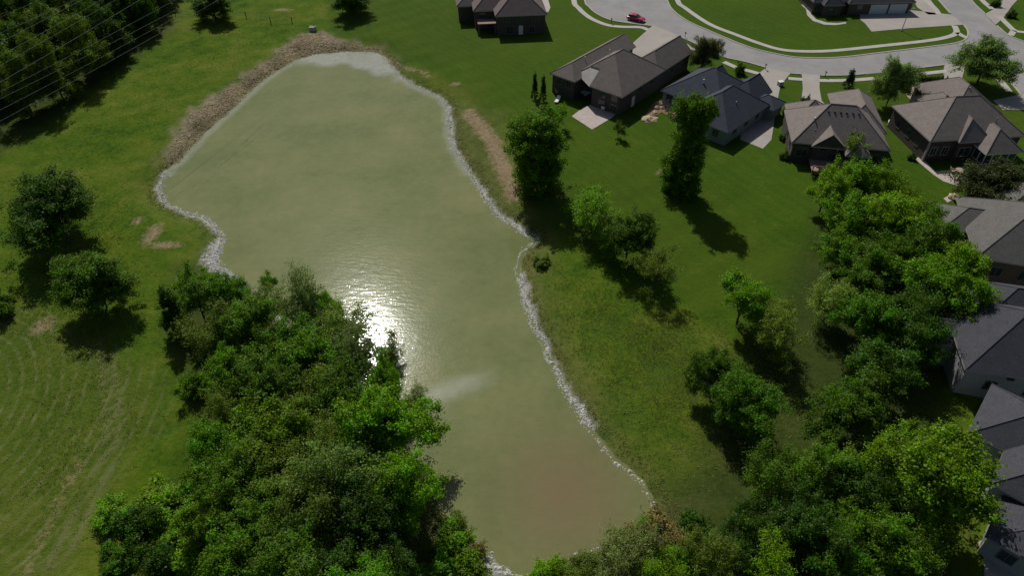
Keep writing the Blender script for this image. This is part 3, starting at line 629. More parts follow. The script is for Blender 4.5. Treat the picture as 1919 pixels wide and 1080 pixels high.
# ------------------------------------------------------------------ trees
def leaf_cloud(cents, rads, axes, per, leaf, seed):
    """sprays of leaves: each clump is an uneven cloud stretched along its twig"""
    g = np.random.default_rng(seed); P = []; Nn = []; CL = []
    for c, r_, ax in zip(cents, rads, axes):
        n = max(6, int(per * (r_ / np.mean(rads)) ** 2))
        q = g.normal(size=(n, 3)) * r_ * .40 * np.array([1, 1, .75]) + ax * (g.normal(size=(n, 1)) * r_ * .55)
        d = q / np.maximum(1e-6, np.linalg.norm(q, axis=1))[:, None]
        P.append(c + q); Nn.append(d * .45 + g.normal(size=(n, 3)) * 0.5 + np.array([0, 0, .75])); CL.append(np.full(n, g.random()))
    P = np.concatenate(P); Nn = np.concatenate(Nn); CL = np.concatenate(CL); n = len(P)
    Nn /= np.linalg.norm(Nn, axis=1)[:, None]
    a = np.cross(Nn, g.normal(size=(n, 3))); a /= np.linalg.norm(a, axis=1)[:, None]; b = np.cross(Nn, a)
    s = (leaf * (0.55 + 0.9 * g.random(n)))[:, None]
    V = np.stack([P - a * s * .5, P - b * s * .32 + Nn * s * .06, P + a * s * .5, P + b * s * .32 + Nn * s * .06], 1).reshape(-1, 3)
    return V, CL, g.random(n)
def leaf_mesh(name, V, CL, RN):
    n = len(CL); me = bpy.data.meshes.new(name); me.vertices.add(4 * n); me.vertices.foreach_set('co', V.ravel().astype(np.float32))
    me.loops.add(4 * n); me.loops.foreach_set('vertex_index', np.arange(4 * n, dtype=np.int32))
    me.polygons.add(n); me.polygons.foreach_set('loop_start', (np.arange(n) * 4).astype(np.int32)); me.update()
    for k, v in (('clump', CL), ('rnd', RN)):
        a = me.attributes.new(k, 'FLOAT', 'FACE'); a.data.foreach_set('value', v.astype(np.float32))
    me.materials.append(M['leaf']); return me
def crown_points(seed, Rr, z0, z1, n, shape):
    """ends of the main limbs, spread unevenly through the crown"""
    g = np.random.default_rng(seed); out = []; zc = (z0 + z1) / 2; hz = (z1 - z0) / 2
    ph = g.random(6) * 6.28
    while len(out) < n:
        if shape in ('column', 'cone'):
            z = -.95 + 1.85 * g.random(); a = g.random() * 6.28; k = .35 + .6 * g.random() ** .6
            d = np.array([math.cos(a), math.sin(a), z])
            f = math.sqrt(max(.05, 1 - (max(0, z)) ** 2.2)) * (1 - .12 * (z < -.6)) if shape == 'column' else max(.08, .55 - .52 * z)
        else:
            d = g.normal(size=3); d /= np.linalg.norm(d)
            if d[2] < -0.7: continue
            k = 0.35 + 0.62 * g.random() ** .55; z = d[2] * k
            f = .75 + .35 * z if shape == 'vase' else 1 - .12 * max(0, -z)
        az = math.atan2(d[1], d[0]); lump = 1 + .20 * math.sin(2 * az + ph[0]) + .14 * math.sin(3 * az + ph[1] + z * 2) + .1 * math.sin(5 * az + ph[2] - z * 3)
        x, y = d[0] * Rr * k * lump * f, d[1] * Rr * k * lump * f
        q = np.array((x, y, zc + z * hz * (1 if shape in ('column', 'cone') else lump)))
        if any(np.linalg.norm(q - o_) < Rr * .2 for o_ in out) and g.random() < .8: continue
        out.append(q)
    return np.array(out)
PROTO = {}
def make_proto(key, seed, Rr, z0, z1, nlimb, nsub, per, leaf, spread=.19, clr=.17, shape='round', trunk=0.2, dead=0):
    g = np.random.default_rng(seed + 99); L = crown_points(seed, Rr * .9, z0, z1, nlimb, shape)
    cen = np.array([0, 0, z0 + (z1 - z0) * .35]); C = []; RD = []; AX = []
    for e in L:
        ax0 = (e - cen) / np.linalg.norm(e - cen); big = .7 + .6 * g.random()
        for _ in range(max(3, int(nsub * big))):
            off = g.normal(size=3) * Rr * spread * big * np.array([1, 1, .7])
            C.append(e + off); ax = ax0 + g.normal(size=3) * .6; AX.append(ax / np.linalg.norm(ax)); RD.append(Rr * clr * (.55 + .8 * g.random()))
    if shape == 'column':
        for k_ in range(nlimb * 5):
            z = z0 + (z1 - z0) * (.03 + .9 * (k_ + .5) / (nlimb * 5)); t_ = (z - z0) / (z1 - z0) * 2 - 1; a = g.random() * 6.28; q = Rr * .66 * math.sqrt(max(.06, 1 - max(0, t_) ** 2.2)) * (.6 + .5 * g.random())
            C.append(np.array([q * math.cos(a), q * math.sin(a), z])); ax = np.array([math.cos(a), math.sin(a), .5]); AX.append(ax / np.linalg.norm(ax)); RD.append(Rr * clr * (.7 + .8 * g.random()))
    me = leaf_mesh('crown_' + key, *leaf_cloud(np.array(C), np.array(RD), np.array(AX), per, leaf, seed + 5))
    mb = MB(); top = z0 + (z1 - z0) * .72
    pts = [Vector((0, 0, -.6)), Vector((.05, .02, max(.5, z0 * .6))), Vector((.12 * Rr * (g.random() - .5), .12 * Rr * (g.random() - .5), (z0 + z1) / 2)), Vector((.2 * (g.random() - .5), .2 * (g.random() - .5), top))]
    mb.tube(pts, [trunk * 1.35, trunk, trunk * .6, trunk * .2], 7)
    for e in L:
        e = Vector(e); b = pts[1].lerp(pts[2], .2 + .7 * g.random())
        if e.z < b.z: b = pts[1].lerp(pts[2], .1)
        mid = b.lerp(e, .5) + Vector((g.normal() * .15, g.normal() * .15, .25)); mb.tube([b, mid, e], [trunk * .42, trunk * .25, trunk * .08], 5)
        for _ in range(2): mb.tube([mid.lerp(e, .5), e + Vector((g.normal(), g.normal(), g.normal() * .7)) * Rr * .16], [trunk * .14, trunk * .05], 4)
    for _ in range(dead):
        e = Vector(L[g.integers(len(L))]) * 1.06; mb.tube([pts[2], pts[2].lerp(e, .6), e + Vector((0, 0, .6))], [trunk * .4, trunk * .22, trunk * .06], 5)
    tm = bpy.data.meshes.new('trunk_' + key); tm.from_pydata(mb.v, [], mb.f); tm.materials.append(M['bark']); tm.update()
    PROTO[key] = (me, tm, Rr, z1)
for i in range(7): make_proto('r%d' % i, 100 + i * 7, 4.6, 1.4, 10, 17 + i % 3 * 3, 15, 100, 0.25, .17 + .02 * (i % 3), .16)
for i in range(3): make_proto('f%d' % i, 800 + i * 9, 4.6, -.8, 11, 24, 14, 90, 0.27, .19, .17)
make_proto('s0', 871, 4.6, 1.8, 10, 30, 15, 120, 0.24, .19, .17)
make_proto('s1', 883, 4.6, 1.6, 10, 28, 15, 120, 0.24, .20, .17)
make_proto('w0', 301, 4.4, 1.4, 9.5, 22, 12, 62, 0.22, .17, .17, 'round', .15, 2)               # airy, willow-like
make_proto('w1', 331, 4.4, 1.2, 9.5, 20, 12, 58, 0.22, .18, .18, 'vase', .15, 3)
make_proto('w2', 361, 4.4, 1.2, 9.5, 18, 12, 54, 0.22, .18, .18, 'round', .15, 3)
make_proto('t0', 401, 4.2, -1.2, 16, 40, 14, 95, 0.27, .17, .16, 'column', .26)
make_proto('t1', 431, 4.6, -.6, 15, 34, 14, 95, 0.27, .19, .16, 'column', .26)
make_proto('c0', 501, 2.6, .2, 8, 34, 9, 50, 0.22, .12, .15, 'cone', .13)
make_proto('y0', 601, 3.2, 1.4, 6.5, 16, 11, 60, 0.22, .18, .18, 'round', .12)                   # young street tree
make_proto('b0', 701, 2.4, -.2, 3.2, 15, 10, 70, 0.22, .20, .20, 'round', .06)                   # bush
make_proto('b1', 731, 2.4, -.2, 2.9, 14, 9, 60, 0.22, .24, .21, 'vase', .06)
DARK = (0.026, 0.060, 0.006); MID = (0.048, 0.098, 0.007); BRI = (0.068, 0.145, 0.007); YEL = (0.082, 0.152, 0.006); PALE = (0.098, 0.142, 0.026); OLI = (0.068, 0.100, 0.014); GRN = (0.047, 0.118, 0.006); BRN = (0.100, 0.080, 0.028); SIL = (0.115, 0.150, 0.052)
def tree_at(x, y, h, r_, proto, tint, label, group=None, name='leafy_tree', cat='tree', z=None):
    cm, tm, R0, H0 = PROTO[proto]
    e = empty(name, (x, y, gz(x, y) - .05 if z is None else z), rnd.random() * 6.28, (r_ / R0 * .88, r_ / R0 * .88, h / H0 * .94))
    tag(e, label, cat, group)
    k = .78 + .55 * rnd.random(); c = bpy.data.objects.new('crown', cm); link(c, e); c.color = (tint[0] * k, tint[1] * k, tint[2] * k, 1)
    link(bpy.data.objects.new('trunk', tm), e); return e
def T(px, py, h, r_, proto, tint, label, group=None, name='leafy_tree', cat='tree', f=.58):
    x, y = G(px, py, h * f); return tree_at(x, y, h, r_, proto, tint, label, group, name, cat)

# single trees
T(96, 390, 10.5, 6.6, 's1', DARK, 'broad dark green tree alone in the left meadow, the larger of a pair')
T(172, 522, 8.5, 4.8, 's0', MID, 'rounder mid-green tree alone in the left meadow, just below its larger neighbour')
T(-14, 566, 3.5, 2.4, 'b0', MID, 'bush cut off by the left edge beside the lone meadow trees', None, 'bush', 'bush')
T(395, 0, 8, 5.2, 'f1', DARK, 'dark tree at the top edge, beyond the meadow fence')
T(655, -18, 9, 6, 'f2', DARK, 'dark tree cut off by the top edge, above the head of the pond')
for px, lb in ((1003, 'left of two dark narrow cypresses beside the taupe-roofed house'), (1019, 'right of two dark narrow cypresses beside the taupe-roofed house')):
    T(px, 155 + (px - 1003) * .3, 5.8, 1.0, 'c0', (.014, .034, .010), lb, 'cypresses by the taupe-roofed house', 'cypress_tree')
T(1008, 266, 15, 5.0, 't1', BRI, 'tall leafy tree on the lawn between the pond and the white patio furniture')
T(1040, 214, 5.2, 2.2, 'y0', BRI, 'young bright tree in front of the white patio furniture')
T(1297, 248, 18.5, 3.9, 't0', MID, 'tall narrow dark-sided tree in front of the slate-roofed house')
T(1160, 241, 3.4, 1.3, 'y0', OLI, 'tiny ornamental tree on the lawn below the square patio')
T(1323, 96, 7.2, 3.6, 's0', (.075, .078, .030), 'olive-brown street tree above the slate-roofed house')
T(1388, 128, 2.2, 1.2, 'b0', DARK, 'small dark shrub at the pavement above the slate-roofed house', None, 'shrub', 'shrub')
T(1596, 143, 4.2, 1.5, 'c0', (.020, .045, .014), 'small dark conifer by the pavement above the two-winged house', None, 'conifer_tree')
T(1680, 150, 9.5, 3.9, 's0', (.098, .145, .038), 'pale feathery street tree between the two-winged and sun-porch houses')
T(1852, 112, 9, 5.6, 's1', (.088, .135, .034), 'rounded light green tree at the street junction')
T(1607, 272, 7, 2.3, 'y0', PALE, 'slim pale tree close behind the two-winged house')
T(1872, 354, 8, 5.8, 's1', (.030, .040, .012), 'dark olive tree between the sun-porch house and the grey-roofed house below')
T(1932, 345, 7.5, 4.5, 's0', (.030, .044, .012), 'dark tree at the right edge below the sun-porch house')
T(1112, 392, 8, 4.6, 'w0', BRI, 'light green tree standing on the pond bank right of the tall lawn tree')
for px, py in ((1722, 153), (1732, 153), (1742, 152), (1752, 152), (1762, 151), (1771, 154)):
    x, y = G(px, py); tree_at(x, y, 1.1, .75, 'b0', (.016, .03, .010), 'small dark clipped shrub in the row by the gravel bed', 'row of clipped shrubs', 'clipped_shrub', 'shrub')
for px, py, h, r_, lb in ((1476, 208, 1.4, 1.0, 'dark round shrub at the front left corner of the two-winged house'), (1470, 256, 1.3, .8, 'small shrub halfway along the two-winged house mulch bed'), (1472, 290, 1.4, .9, 'shrub at the rear end of the two-winged house mulch bed'),
        (1550, 322, 2.6, 1.8, 'dark bush on the lawn below the deck'), (1711, 293, 1.1, .8, 'little shrub at the top of the tan walk beside the sun-porch house'), (1512, 186, 1.5, 1.0, 'dark shrub beside the short driveway of the two-winged house'), (1728, 186, 1.6, 1.1, 'dark shrub in the gravel bed corner'),
        (1898, 25, 1.6, 1.3, 'dark shrub on the lawn at the top right corner'), (1868, 4, 1.6, 1.3, 'dark shrub beside the driveway at the top right')):
    T(px, py, h, r_, 'b0', (.022, .042, .012), lb, None, 'shrub', 'shrub')

# grove on the left bank of the pond: (px, py, height, radius, model, tint, label)
GL = 'grove on the left bank of the pond'
grove = [
 (318,572,8,2.4,'c0',DARK,'narrow dark conical tree at the far left tip of the grove'),
 (366,556,8,3.8,'r0',MID,'leafy tree just right of the conical tree in the grove'),
 (430,548,7.5,3.4,'r1',GRN,'deep green tree at the grove top beside the white gravel beach'),
 (490,566,7,3.0,'w0',PALE,'pale thin tree at the grove top, on the rocky shore'),
 (392,622,8.5,4.2,'w1',OLI,'olive tree behind the conical tree in the grove'),
 (466,604,9,4.2,'r6',MID,'mid-green tree in the upper middle of the grove'),
 (562,548,10,3.4,'w0',(.085,.12,.035),'tall airy tree standing against the water at the grove top'),
 (538,636,9,4.0,'r3',GRN,'deep green tree under the tall airy shore tree'),
 (640,590,9.5,4.2,'w1',PALE,'pale willowy tree left of the sun glare on the water'),
 (606,556,7,2.8,'r4',BRI,'bright tree at the shore between the two pale willowy ones'),
 (660,652,9,4.0,'w0',SIL,'silvery willow beside the sun glare on the water'),
 (590,672,8.5,4.2,'r1',BRI,'bright tree in the middle of the grove, left of the silvery willow'),
 (724,628,6,2.2,'w1',PALE,'small pale willow standing out over the sun glare'),
 (712,694,7.5,2.7,'r0',BRI,'bright small tree at the grove edge under the sun glare'),
 (776,736,5,1.9,'w0',(.11,.14,.045),'small yellowish tree reaching over the water at the pale streak'),
 (430,690,7,3.2,'r2',BRI,'bright tree on the meadow side of the grove, upper part'),
 (506,712,8.5,4.2,'r5',MID,'mid-green tree in the heart of the grove'),
 (568,742,8,4.0,'w2',OLI,'olive tree in the heart of the grove'),
 (640,742,9,4.2,'r6',MID,'mid-green tree behind the large bright shore tree'),
 (420,752,6,2.8,'w1',OLI,'small olive tree on the meadow edge halfway down the grove'),
 (355,720,2.6,2.0,'b1',BRI,'low bush on the meadow edge halfway down the grove'),
 (718,800,10.5,4.8,'r1',BRI,'large bright green tree on the shore at the grove middle'),
 (676,818,7.5,3.4,'r2',DARK,'dark tree left of the large bright shore tree'),
 (612,822,8,3.6,'w0',OLI,'thin olive tree in the lower heart of the grove'),
 (500,818,9.5,4.8,'r3',YEL,'large yellow-green tree on the meadow side of the grove'),
 (402,842,8,3.2,'r4',GRN,'deep green tree on the meadow edge, lower grove'),
 (438,898,8,3.8,'r5',MID,'mid-green tree below the large yellow-green one'),
 (536,892,8.5,4.0,'w2',OLI,'olive tree right below the large yellow-green one'),
 (644,884,10,4.6,'w0',(.09,.145,.03),'large light green tree at the centre of the lower grove'),
 (752,906,10,3.7,'r2',BRI,'bright green tree leaning over the water, lower grove'),
 (580,960,8,4.0,'w1',OLI,'grey-olive thin tree in the lower grove'),
 (476,972,8,4.0,'r3',MID,'mid-green tree in the lower left of the grove'),
 (668,962,8,4.0,'r4',DARK,'dark tree below the large light green one'),
 (388,966,6,3.0,'r0',YEL,'yellow-green small tree at the lower left grove edge'),
 (562,1046,8,4.2,'r1',MID,'mid-green tree at the bottom edge, middle of the grove'),
 (440,1050,7,3.6,'r2',BRI,'bright tree at the bottom edge, left part of the grove'),
 (660,1064,7,3.6,'r3',DARK,'dark tree at the bottom edge, right part of the grove'),
 (728,1052,5.5,3.0,'r4',DARK,'small dark tree at the bottom edge nearest the rocky shore'),
 (670,1120,7,3.6,'r0',GRN,'deep green tree cut off by the bottom edge'),
]
for g_ in grove: T(*g_, GL)
for px, py, r_, h, tn, lb in ((250,985,2.6,3.2,DARK,'dark bush at the lower left of the grove'), (212,960,2.2,2.0,BRI,'bright low bush beside the field tracks'), (300,930,2.6,2.2,YEL,'yellow-green low bush left of the lower grove'), (330,985,2.6,2.6,BRI,'bright bush right of the dark bush, lower left'),
      (300,1040,2.4,3.0,DARK,'dark bush by the bottom edge, lower left'), (220,1045,2.0,1.8,GRN,'low green bush by the bottom edge beside the field tracks'), (362,1045,2.6,2.6,YEL,'yellow-green bush at the bottom edge, lower left'), (372,905,2.0,2.4,GRN,'deep green bush against the lower grove edge'),
      (852,966,1.6,1.8,OLI,'olive bush on the shore below the leaning bright tree'), (846,1005,2.2,2.4,BRI,'bright bush above the rocks at the bottom shore'), (876,1022,1.8,1.8,BRN,'brown twiggy bush above the rocks at the bottom shore'), (870,1062,2.6,2.4,YEL,'yellow-green bush below the rocks at the bottom edge'),
      (820,1078,2.4,2.4,GRN,'deep green bush at the bottom edge below the rocks'), (498,508,1.5,1.9,GRN,'small green bush on the rocks at the grove top'), (388,515,2.0,2.2,BRI,'bright bush beside the white gravel beach'), (345,528,2.0,2.4,YEL,'yellow-green bush above the conical tree')):
    T(px, py, h, r_, 'b%d' % rnd.randrange(2), tn, lb, None, 'bush', 'bush')

# trees along the back gardens on the right
GR = 'trees behind the back gardens'
right = [
 (1552,352,8,3.6,'r0',YEL,'light green tree at the top left of the garden trees'), (1612,338,8.5,4.0,'r1',BRI,'bright tree right below the two-winged house'), (1668,352,8.5,4.0,'w0',YEL,'yellow-green tree below the lawn of the sun-porch house'),
 (1602,408,9.5,4.4,'r2',BRI,'bright tree in the upper middle of the garden trees'), (1664,412,9.5,4.6,'r5',YEL,'large yellow-green tree in the upper garden trees'), (1722,404,8,3.8,'r4',BRI,'bright tree left of the grey-roofed house corner'),
 (1742,460,9,4.2,'r0',MID,'mid-green tree before the left side of the grey-roofed house'), (1688,474,10,4.6,'r1',MID,'mid-green tree in the middle of the garden trees'), (1794,496,9.5,4.2,'r2',YEL,'yellow-green tree reaching over the grey roof edge'),
 (1740,536,10,4.6,'r6',BRI,'large bright tree left of the grey-roofed house'), (1700,590,10,4.4,'r4',DARK,'dark tree left of the pale-sided house'), (1790,566,9.5,4.2,'r0',BRI,'bright tree over the dark roof of the middle house'),
 (1722,640,9,4.0,'r1',DARK,'dark tree at the garden foot of the pale-sided house'), (1640,500,9,4.4,'r2',MID,'mid-green tree down the bank from the garden trees'), (1580,470,8,4.0,'r3',BRI,'bright tree on the bank side of the garden trees'),
 (1640,600,9,4.4,'r4',GRN,'deep green tree on the bank below the garden trees'), (1560,560,7.5,3.8,'w1',PALE,'pale thin tree alone on the right bank'), (1660,700,9,4.4,'r0',DARK,'dark tree in the shade above the big bottom right tree'), (1590,760,8.5,4.2,'r1',MID,'mid-green tree on the bank above the big bottom right tree'),
 (1762,905,12.5,5.8,'r6',YEL,'big yellow-green tree in front of the lowest house'), (1690,860,9.5,4.2,'r3',YEL,'yellow-green tree joined to the big bottom right one'), (1604,930,8.5,3.8,'r4',DARK,'dark brownish tree left of the big bottom right tree'), (1540,900,8,3.8,'r0',MID,'mid-green tree on the bank left of the dark brownish one'),
 (1532,998,8,3.6,'r1',DARK,'dark tree at the lower right, under the dark brownish one'), (1640,1006,8.5,3.6,'r2',BRI,'bright tree below the big bottom right tree'), (1580,1058,7.5,3.4,'r3',GRN,'deep green tree at the bottom edge, lower right'), (1700,1050,8,3.4,'r4',MID,'mid-green tree at the bottom edge below the big one'),
 (1442,1062,6.5,3.2,'w0',YEL,'light yellow-green tree at the bottom edge right of the brown brush'), (1480,960,7,3.4,'r0',DARK,'dark tree right of the brown brush'), (1400,1010,6.5,3.0,'r1',DARK,'dark tree just behind the brown brush'), (1450,880,7.5,3.6,'w1',MID,'thin mid-green tree on the right bank'),
 (1180,440,8,4.0,'r5',MID,'leafy tree right of the light green bank tree'), (1235,505,7,3.4,'w2',OLI,'thin olive tree on the upper right bank'), (1395,560,8.5,4.0,'r6',BRI,'bright tree halfway up the right bank'), (1455,610,8,3.8,'w0',OLI,'airy olive tree halfway up the right bank'), (1340,700,7,3.4,'r1',MID,'round tree low on the right bank'), (1405,760,8,3.8,'r5',GRN,'deep green tree low on the right bank'),
 (1340,1040,5.5,2.8,'w0',OLI,'olive thin tree next to the brown brush'), (1172,1036,6.5,3.8,'w0',(.10,.125,.035),'pale olive feathery tree at the bottom shore'), (1106,1062,4.5,2.6,'r4',OLI,'small olive tree at the bottom shore'), (1240,1068,5,2.8,'w1',YEL,'yellow-green thin tree at the bottom edge by the brown brush'),
]
for g_ in right: T(*g_, GR)
for px, py, r_, h, tn, lb in ((1040,1066,1.8,2.4,YEL,'bright yellow-green bush at the bottom shore'), (1230,985,2.4,2.6,BRN,'brown twiggy bush at the lower right shore'), (1268,1010,2.4,2.4,BRN,'lower brown twiggy bush at the lower right shore'), (1222,972,1.3,1.6,GRN,'green bush among the brown brush'),
      (1300,985,2.2,2.6,DARK,'dark bush right of the brown brush'), (1010,1082,1.8,1.8,BRI,'bright bush at the bottom edge beside the rocks'), (1290,1062,2.0,2.2,GRN,'green bush at the bottom edge below the brown brush'), (1016,484,1.4,1.2,OLI,'olive bush at the little inlet'),
      (1745,385,1.2,1.2,DARK,'dark bush below the sun-porch patio'), (1800,395,1.4,1.4,MID,'bush in the narrow yard above the grey-roofed house')):
    T(px, py, h, r_, 'b%d' % rnd.randrange(2), tn, lb, None, 'bush', 'bush')

# the wood under the power lines
wood_poly = np.array(W([(-160,380),(-30,305),(60,246),(140,192),(215,138),(285,85),(318,56),(326,-120),(-260,-120)]))
spots = []; tries = 0; g = np.random.default_rng(42); lo_, hi_ = wood_poly.min(0), wood_poly.max(0)
while tries < 6000 and len(spots) < 110:
    tries += 1; q = lo_ + g.random(2) * (hi_ - lo_)
    if poly_dist(q[:1], q[1:], wood_poly)[0] > -2.5: continue
    if any((q[0]-s[0])**2 + (q[1]-s[1])**2 < 5.0**2 for s in spots): continue
    spots.append(q)
edge_line = np.array(W([(-30,305),(60,246),(140,192),(215,138),(285,85),(318,56)]))
def in_photo(x, y, z, m=0.0):
    q = np.array([x, y, z - CAMH]); dz = q @ _F; u = 960 + FPX * (q @ _Rt) / dz; v = 540 - FPX * (q @ _U) / dz; k = m * FPX / dz
    return -k < u < 1919 + k and -k < v < 1080 + k
for q in spots:
    if not in_photo(q[0], q[1], 5, 9): continue
    front = line_dist(q[:1], q[1:], edge_line)[0] < 8
    ci = int(g.choice(5, p=[.26, .24, .22, .16, .12])); tn = [DARK, (.030,.062,.007), (.044,.085,.008), (.062,.100,.010), (.080,.115,.014)][ci]
    word = ['near-black', 'dark green', 'mid-green', 'olive green', 'light yellowish'][ci]
    tree_at(q[0], q[1], 10 + 4 * g.random(), 4.2 + 1.6 * g.random(), 'f%d' % g.integers(3), tn,
            word + (' tree in the front row of the dark wood, facing the meadow' if front else ' tree deep in the dark wood under the power lines'), word + (' trees of the wood front row' if front else ' trees inside the wood'))

# ------------------------------------------------------------------ loose cover: rocks, weeds, tall grass
def rocks(name, pos, size, mat, seed):
    g = np.random.default_rng(seed); base = np.array([(0,0,1),(.9,0,.3),(.28,.85,.3),(-.72,.53,.3),(-.72,-.53,.3),(.28,-.85,.3),(.7,.5,-.5),(-.3,.8,-.5),(-.9,0,-.5),(-.3,-.8,-.5),(.7,-.5,-.5)])
    F = [(0,1,2),(0,2,3),(0,3,4),(0,4,5),(0,5,1),(1,6,2),(2,6,7),(2,7,3),(3,7,8),(3,8,4),(4,8,9),(4,9,5),(5,9,10),(5,10,1),(1,10,6)]
    V = []; FF = []
    for (x, y, z), s in zip(pos, size):
        b = base * (1 + .35 * (g.random(base.shape) - .5)) * s * np.array([1, .6 + .6 * g.random(), .6 + .3 * g.random()]); a = g.random() * 6.28
        c, sn = math.cos(a), math.sin(a); b = np.c_[b[:, 0]*c - b[:, 1]*sn, b[:, 0]*sn + b[:, 1]*c, b[:, 2]] + (x, y, z)
        k = len(V); V += b.tolist(); FF += [(i+k, j+k, l+k) for i, j, l in F]
    return mesh_obj(name, V, FF, mat)
cum = np.cumsum(np.r_[0, np.hypot(*np.diff(np.r_[shore, shore[:1]], axis=0).T)])
tan_ = np.roll(shore, -1, 0) - np.roll(shore, 1, 0); nor = np.c_[tan_[:, 1], -tan_[:, 0]]; nor /= np.hypot(*nor.T)[:, None]
if poly_dist(np.array([shore[0, 0] + nor[0, 0]]), np.array([shore[0, 1] + nor[0, 1]]), shore)[0] < 0: nor = -nor
n_s = len(shore); per = n_s / len(SHORE_PX)
def band(i0, i1, cnt, wmin, wmax, seed):
    g = np.random.default_rng(seed); P = []; Sz = []
    for _ in range(int(cnt * 1.7)):
        s = (i0 + (i1 - i0) * g.random()) * per; i = int(s) % n_s; f = s - int(s); q = shore[i] * (1 - f) + shore[(i + 1) % n_s] * f
        d = wmin + (wmax - wmin) * g.random() ** 1.0; d *= .75 + .45 * math.sin(s * .9) * math.sin(s * .37 + 1); q = q + nor[i] * d; P.append((q[0], q[1])); Sz.append(.06 + (.28 if g.random() < .05 else .13) * g.random() ** 1.5)
    P = np.array(P); z = np.maximum(ground_z(P[:, 0], P[:, 1]), WZ - .12); return [(a, b, c) for (a, b), c in zip(P, z)], Sz
pos, siz = [], []
for a in ((2.6, 10, 900, -.5, .9, 1), (6.5, 15, 1500, -.45, 1.1, 2), (15, 19, 350, -.3, .5, 3), (19, 24.5, 900, -.4, 1.2, 4), (44, 53, 1300, -.5, 1.0, 5), (43.6, 46.4, 1100, -.6, 2.3, 6), (39, 44, 500, -.4, .9, 7), (31.6, 35.2, 520, -.5, .9, 8), (53, 57.5, 60, -.3, .1, 9), (24.5, 31, 350, -.3, .5, 10), (57.5, 60, 50, -.3, .1, 11)):
    p_, s_ = band(*a); pos += p_; siz += s_
tag(rocks('riprap', pos, siz, M['riprap'], 3), 'band of pale limestone rocks along the waterline of the pond', 'rocks', kind='stuff')

def tufts(name, P, hgt, wid, mat, seed, nb=4):
    g = np.random.default_rng(seed); n = len(P); z = ground_z(P[:, 0], P[:, 1]); B = np.c_[P, z - .03]
    V = np.zeros((n, nb, 3, 3)); h = hgt * (.5 + g.random((n, 1)))
    for k in range(nb):
        a = g.random(n) * 6.28; d = np.c_[np.cos(a), np.sin(a), np.zeros(n)]; s = np.c_[-np.sin(a), np.cos(a), np.zeros(n)]
        o_ = B + d * (.12 * g.random((n, 1)))
        V[:, k, 0] = o_ - s * wid; V[:, k, 1] = o_ + s * wid; V[:, k, 2] = o_ + d * h * (.6 + .9 * g.random((n, 1))) + np.array([0, 0, .75]) * h
    me = bpy.data.meshes.new(name); m_ = n * nb
    me.vertices.add(m_ * 3); me.vertices.foreach_set('co', V.ravel().astype(np.float32)); me.loops.add(m_ * 3); me.loops.foreach_set('vertex_index', np.arange(m_ * 3, dtype=np.int32))
    me.polygons.add(m_); me.polygons.foreach_set('loop_start', (np.arange(m_) * 3).astype(np.int32)); me.update()
    for k_, v_ in (('rnd', np.repeat(g.random(n), nb)), ('clump', np.repeat(.5 + .5 * np.sin(P[:, 0] * .6) * np.cos(P[:, 1] * .5), nb))):
        at_ = me.attributes.new(k_, 'FLOAT', 'FACE'); at_.data.foreach_set('value', v_.astype(np.float32))
    me.materials.append(mat); return link(bpy.data.objects.new(name, me))
def scatter(poly, n, seed, margin=0.0, dmin=0.5, feather=0.0):
    g = np.random.default_rng(seed); poly = np.asarray(poly); lo, hi = poly.min(0), poly.max(0); out = []
    while sum(map(len, out)) < n:
        q = lo + g.random((n * 2, 2)) * (hi - lo); q = q[poly_dist(q[:, 0], q[:, 1], poly) < -margin - feather * g.random(len(q)) ** .7]; q = q[poly_dist(q[:, 0], q[:, 1], shore) > dmin]; out.append(q)
    return np.concatenate(out)[:n]
dry = tufts('dry_weeds', scatter(brown_poly, 3000, 21, -.6, .5, 3.2), .30, .06, M['blade'], 1); dry.color = (.37, .305, .235, 1)
tag(dry, 'brown dead weeds matting the pond bank below the meadow', 'weeds', kind='stuff')
ring = np.concatenate([shore + nor * .4, (shore + nor * 3.2)[::-1]])
gr = np.concatenate([scatter(ring, 3800, 22, 0, 1.0, 1.2)]); wd_ = tufts('shore_grass', gr, .22, .05, M['blade'], 2); wd_.color = (.14, .14, .045, 1)
tag(wd_, 'rough olive grass fringing the pond', 'grass', kind='stuff')
fld = scatter(W([(-60,330),(60,300),(250,330),(300,400),(330,520),(320,640),(350,760),(330,860),(230,920),(150,1100),(-60,1100)]), 9000, 23, feather=9.0)
tg = tufts('field_grass', fld, .16, .05, M['blade'], 3); tg.color = (.105, .135, .026, 1)
tag(tg, 'uneven tall grass of the left hay field', 'grass', kind='stuff')
md = scatter(W([(0,300),(130,220),(240,130),(335,45),(600,0),(590,55),(500,100),(420,155),(340,210),(280,310),(100,330)]), 4500, 24, feather=6.0)
tg2 = tufts('meadow_grass', md, .14, .05, M['blade'], 4); tg2.color = (.09, .135, .014, 1)
tag(tg2, 'meadow grass between the dark wood and the pond', 'grass', kind='stuff')
bk = scatter(W([(1000,470),(1060,480),(1300,560),(1500,640),(1560,800),(1300,960),(1200,900),(1080,740),(1000,600)]), 9000, 25, feather=12.0)
tg3 = tufts('bank_grass', bk, .18, .05, M['blade'], 5); tg3.color = (.105, .135, .03, 1)
tag(tg3, 'rough grass on the right bank of the pond', 'grass', kind='stuff')

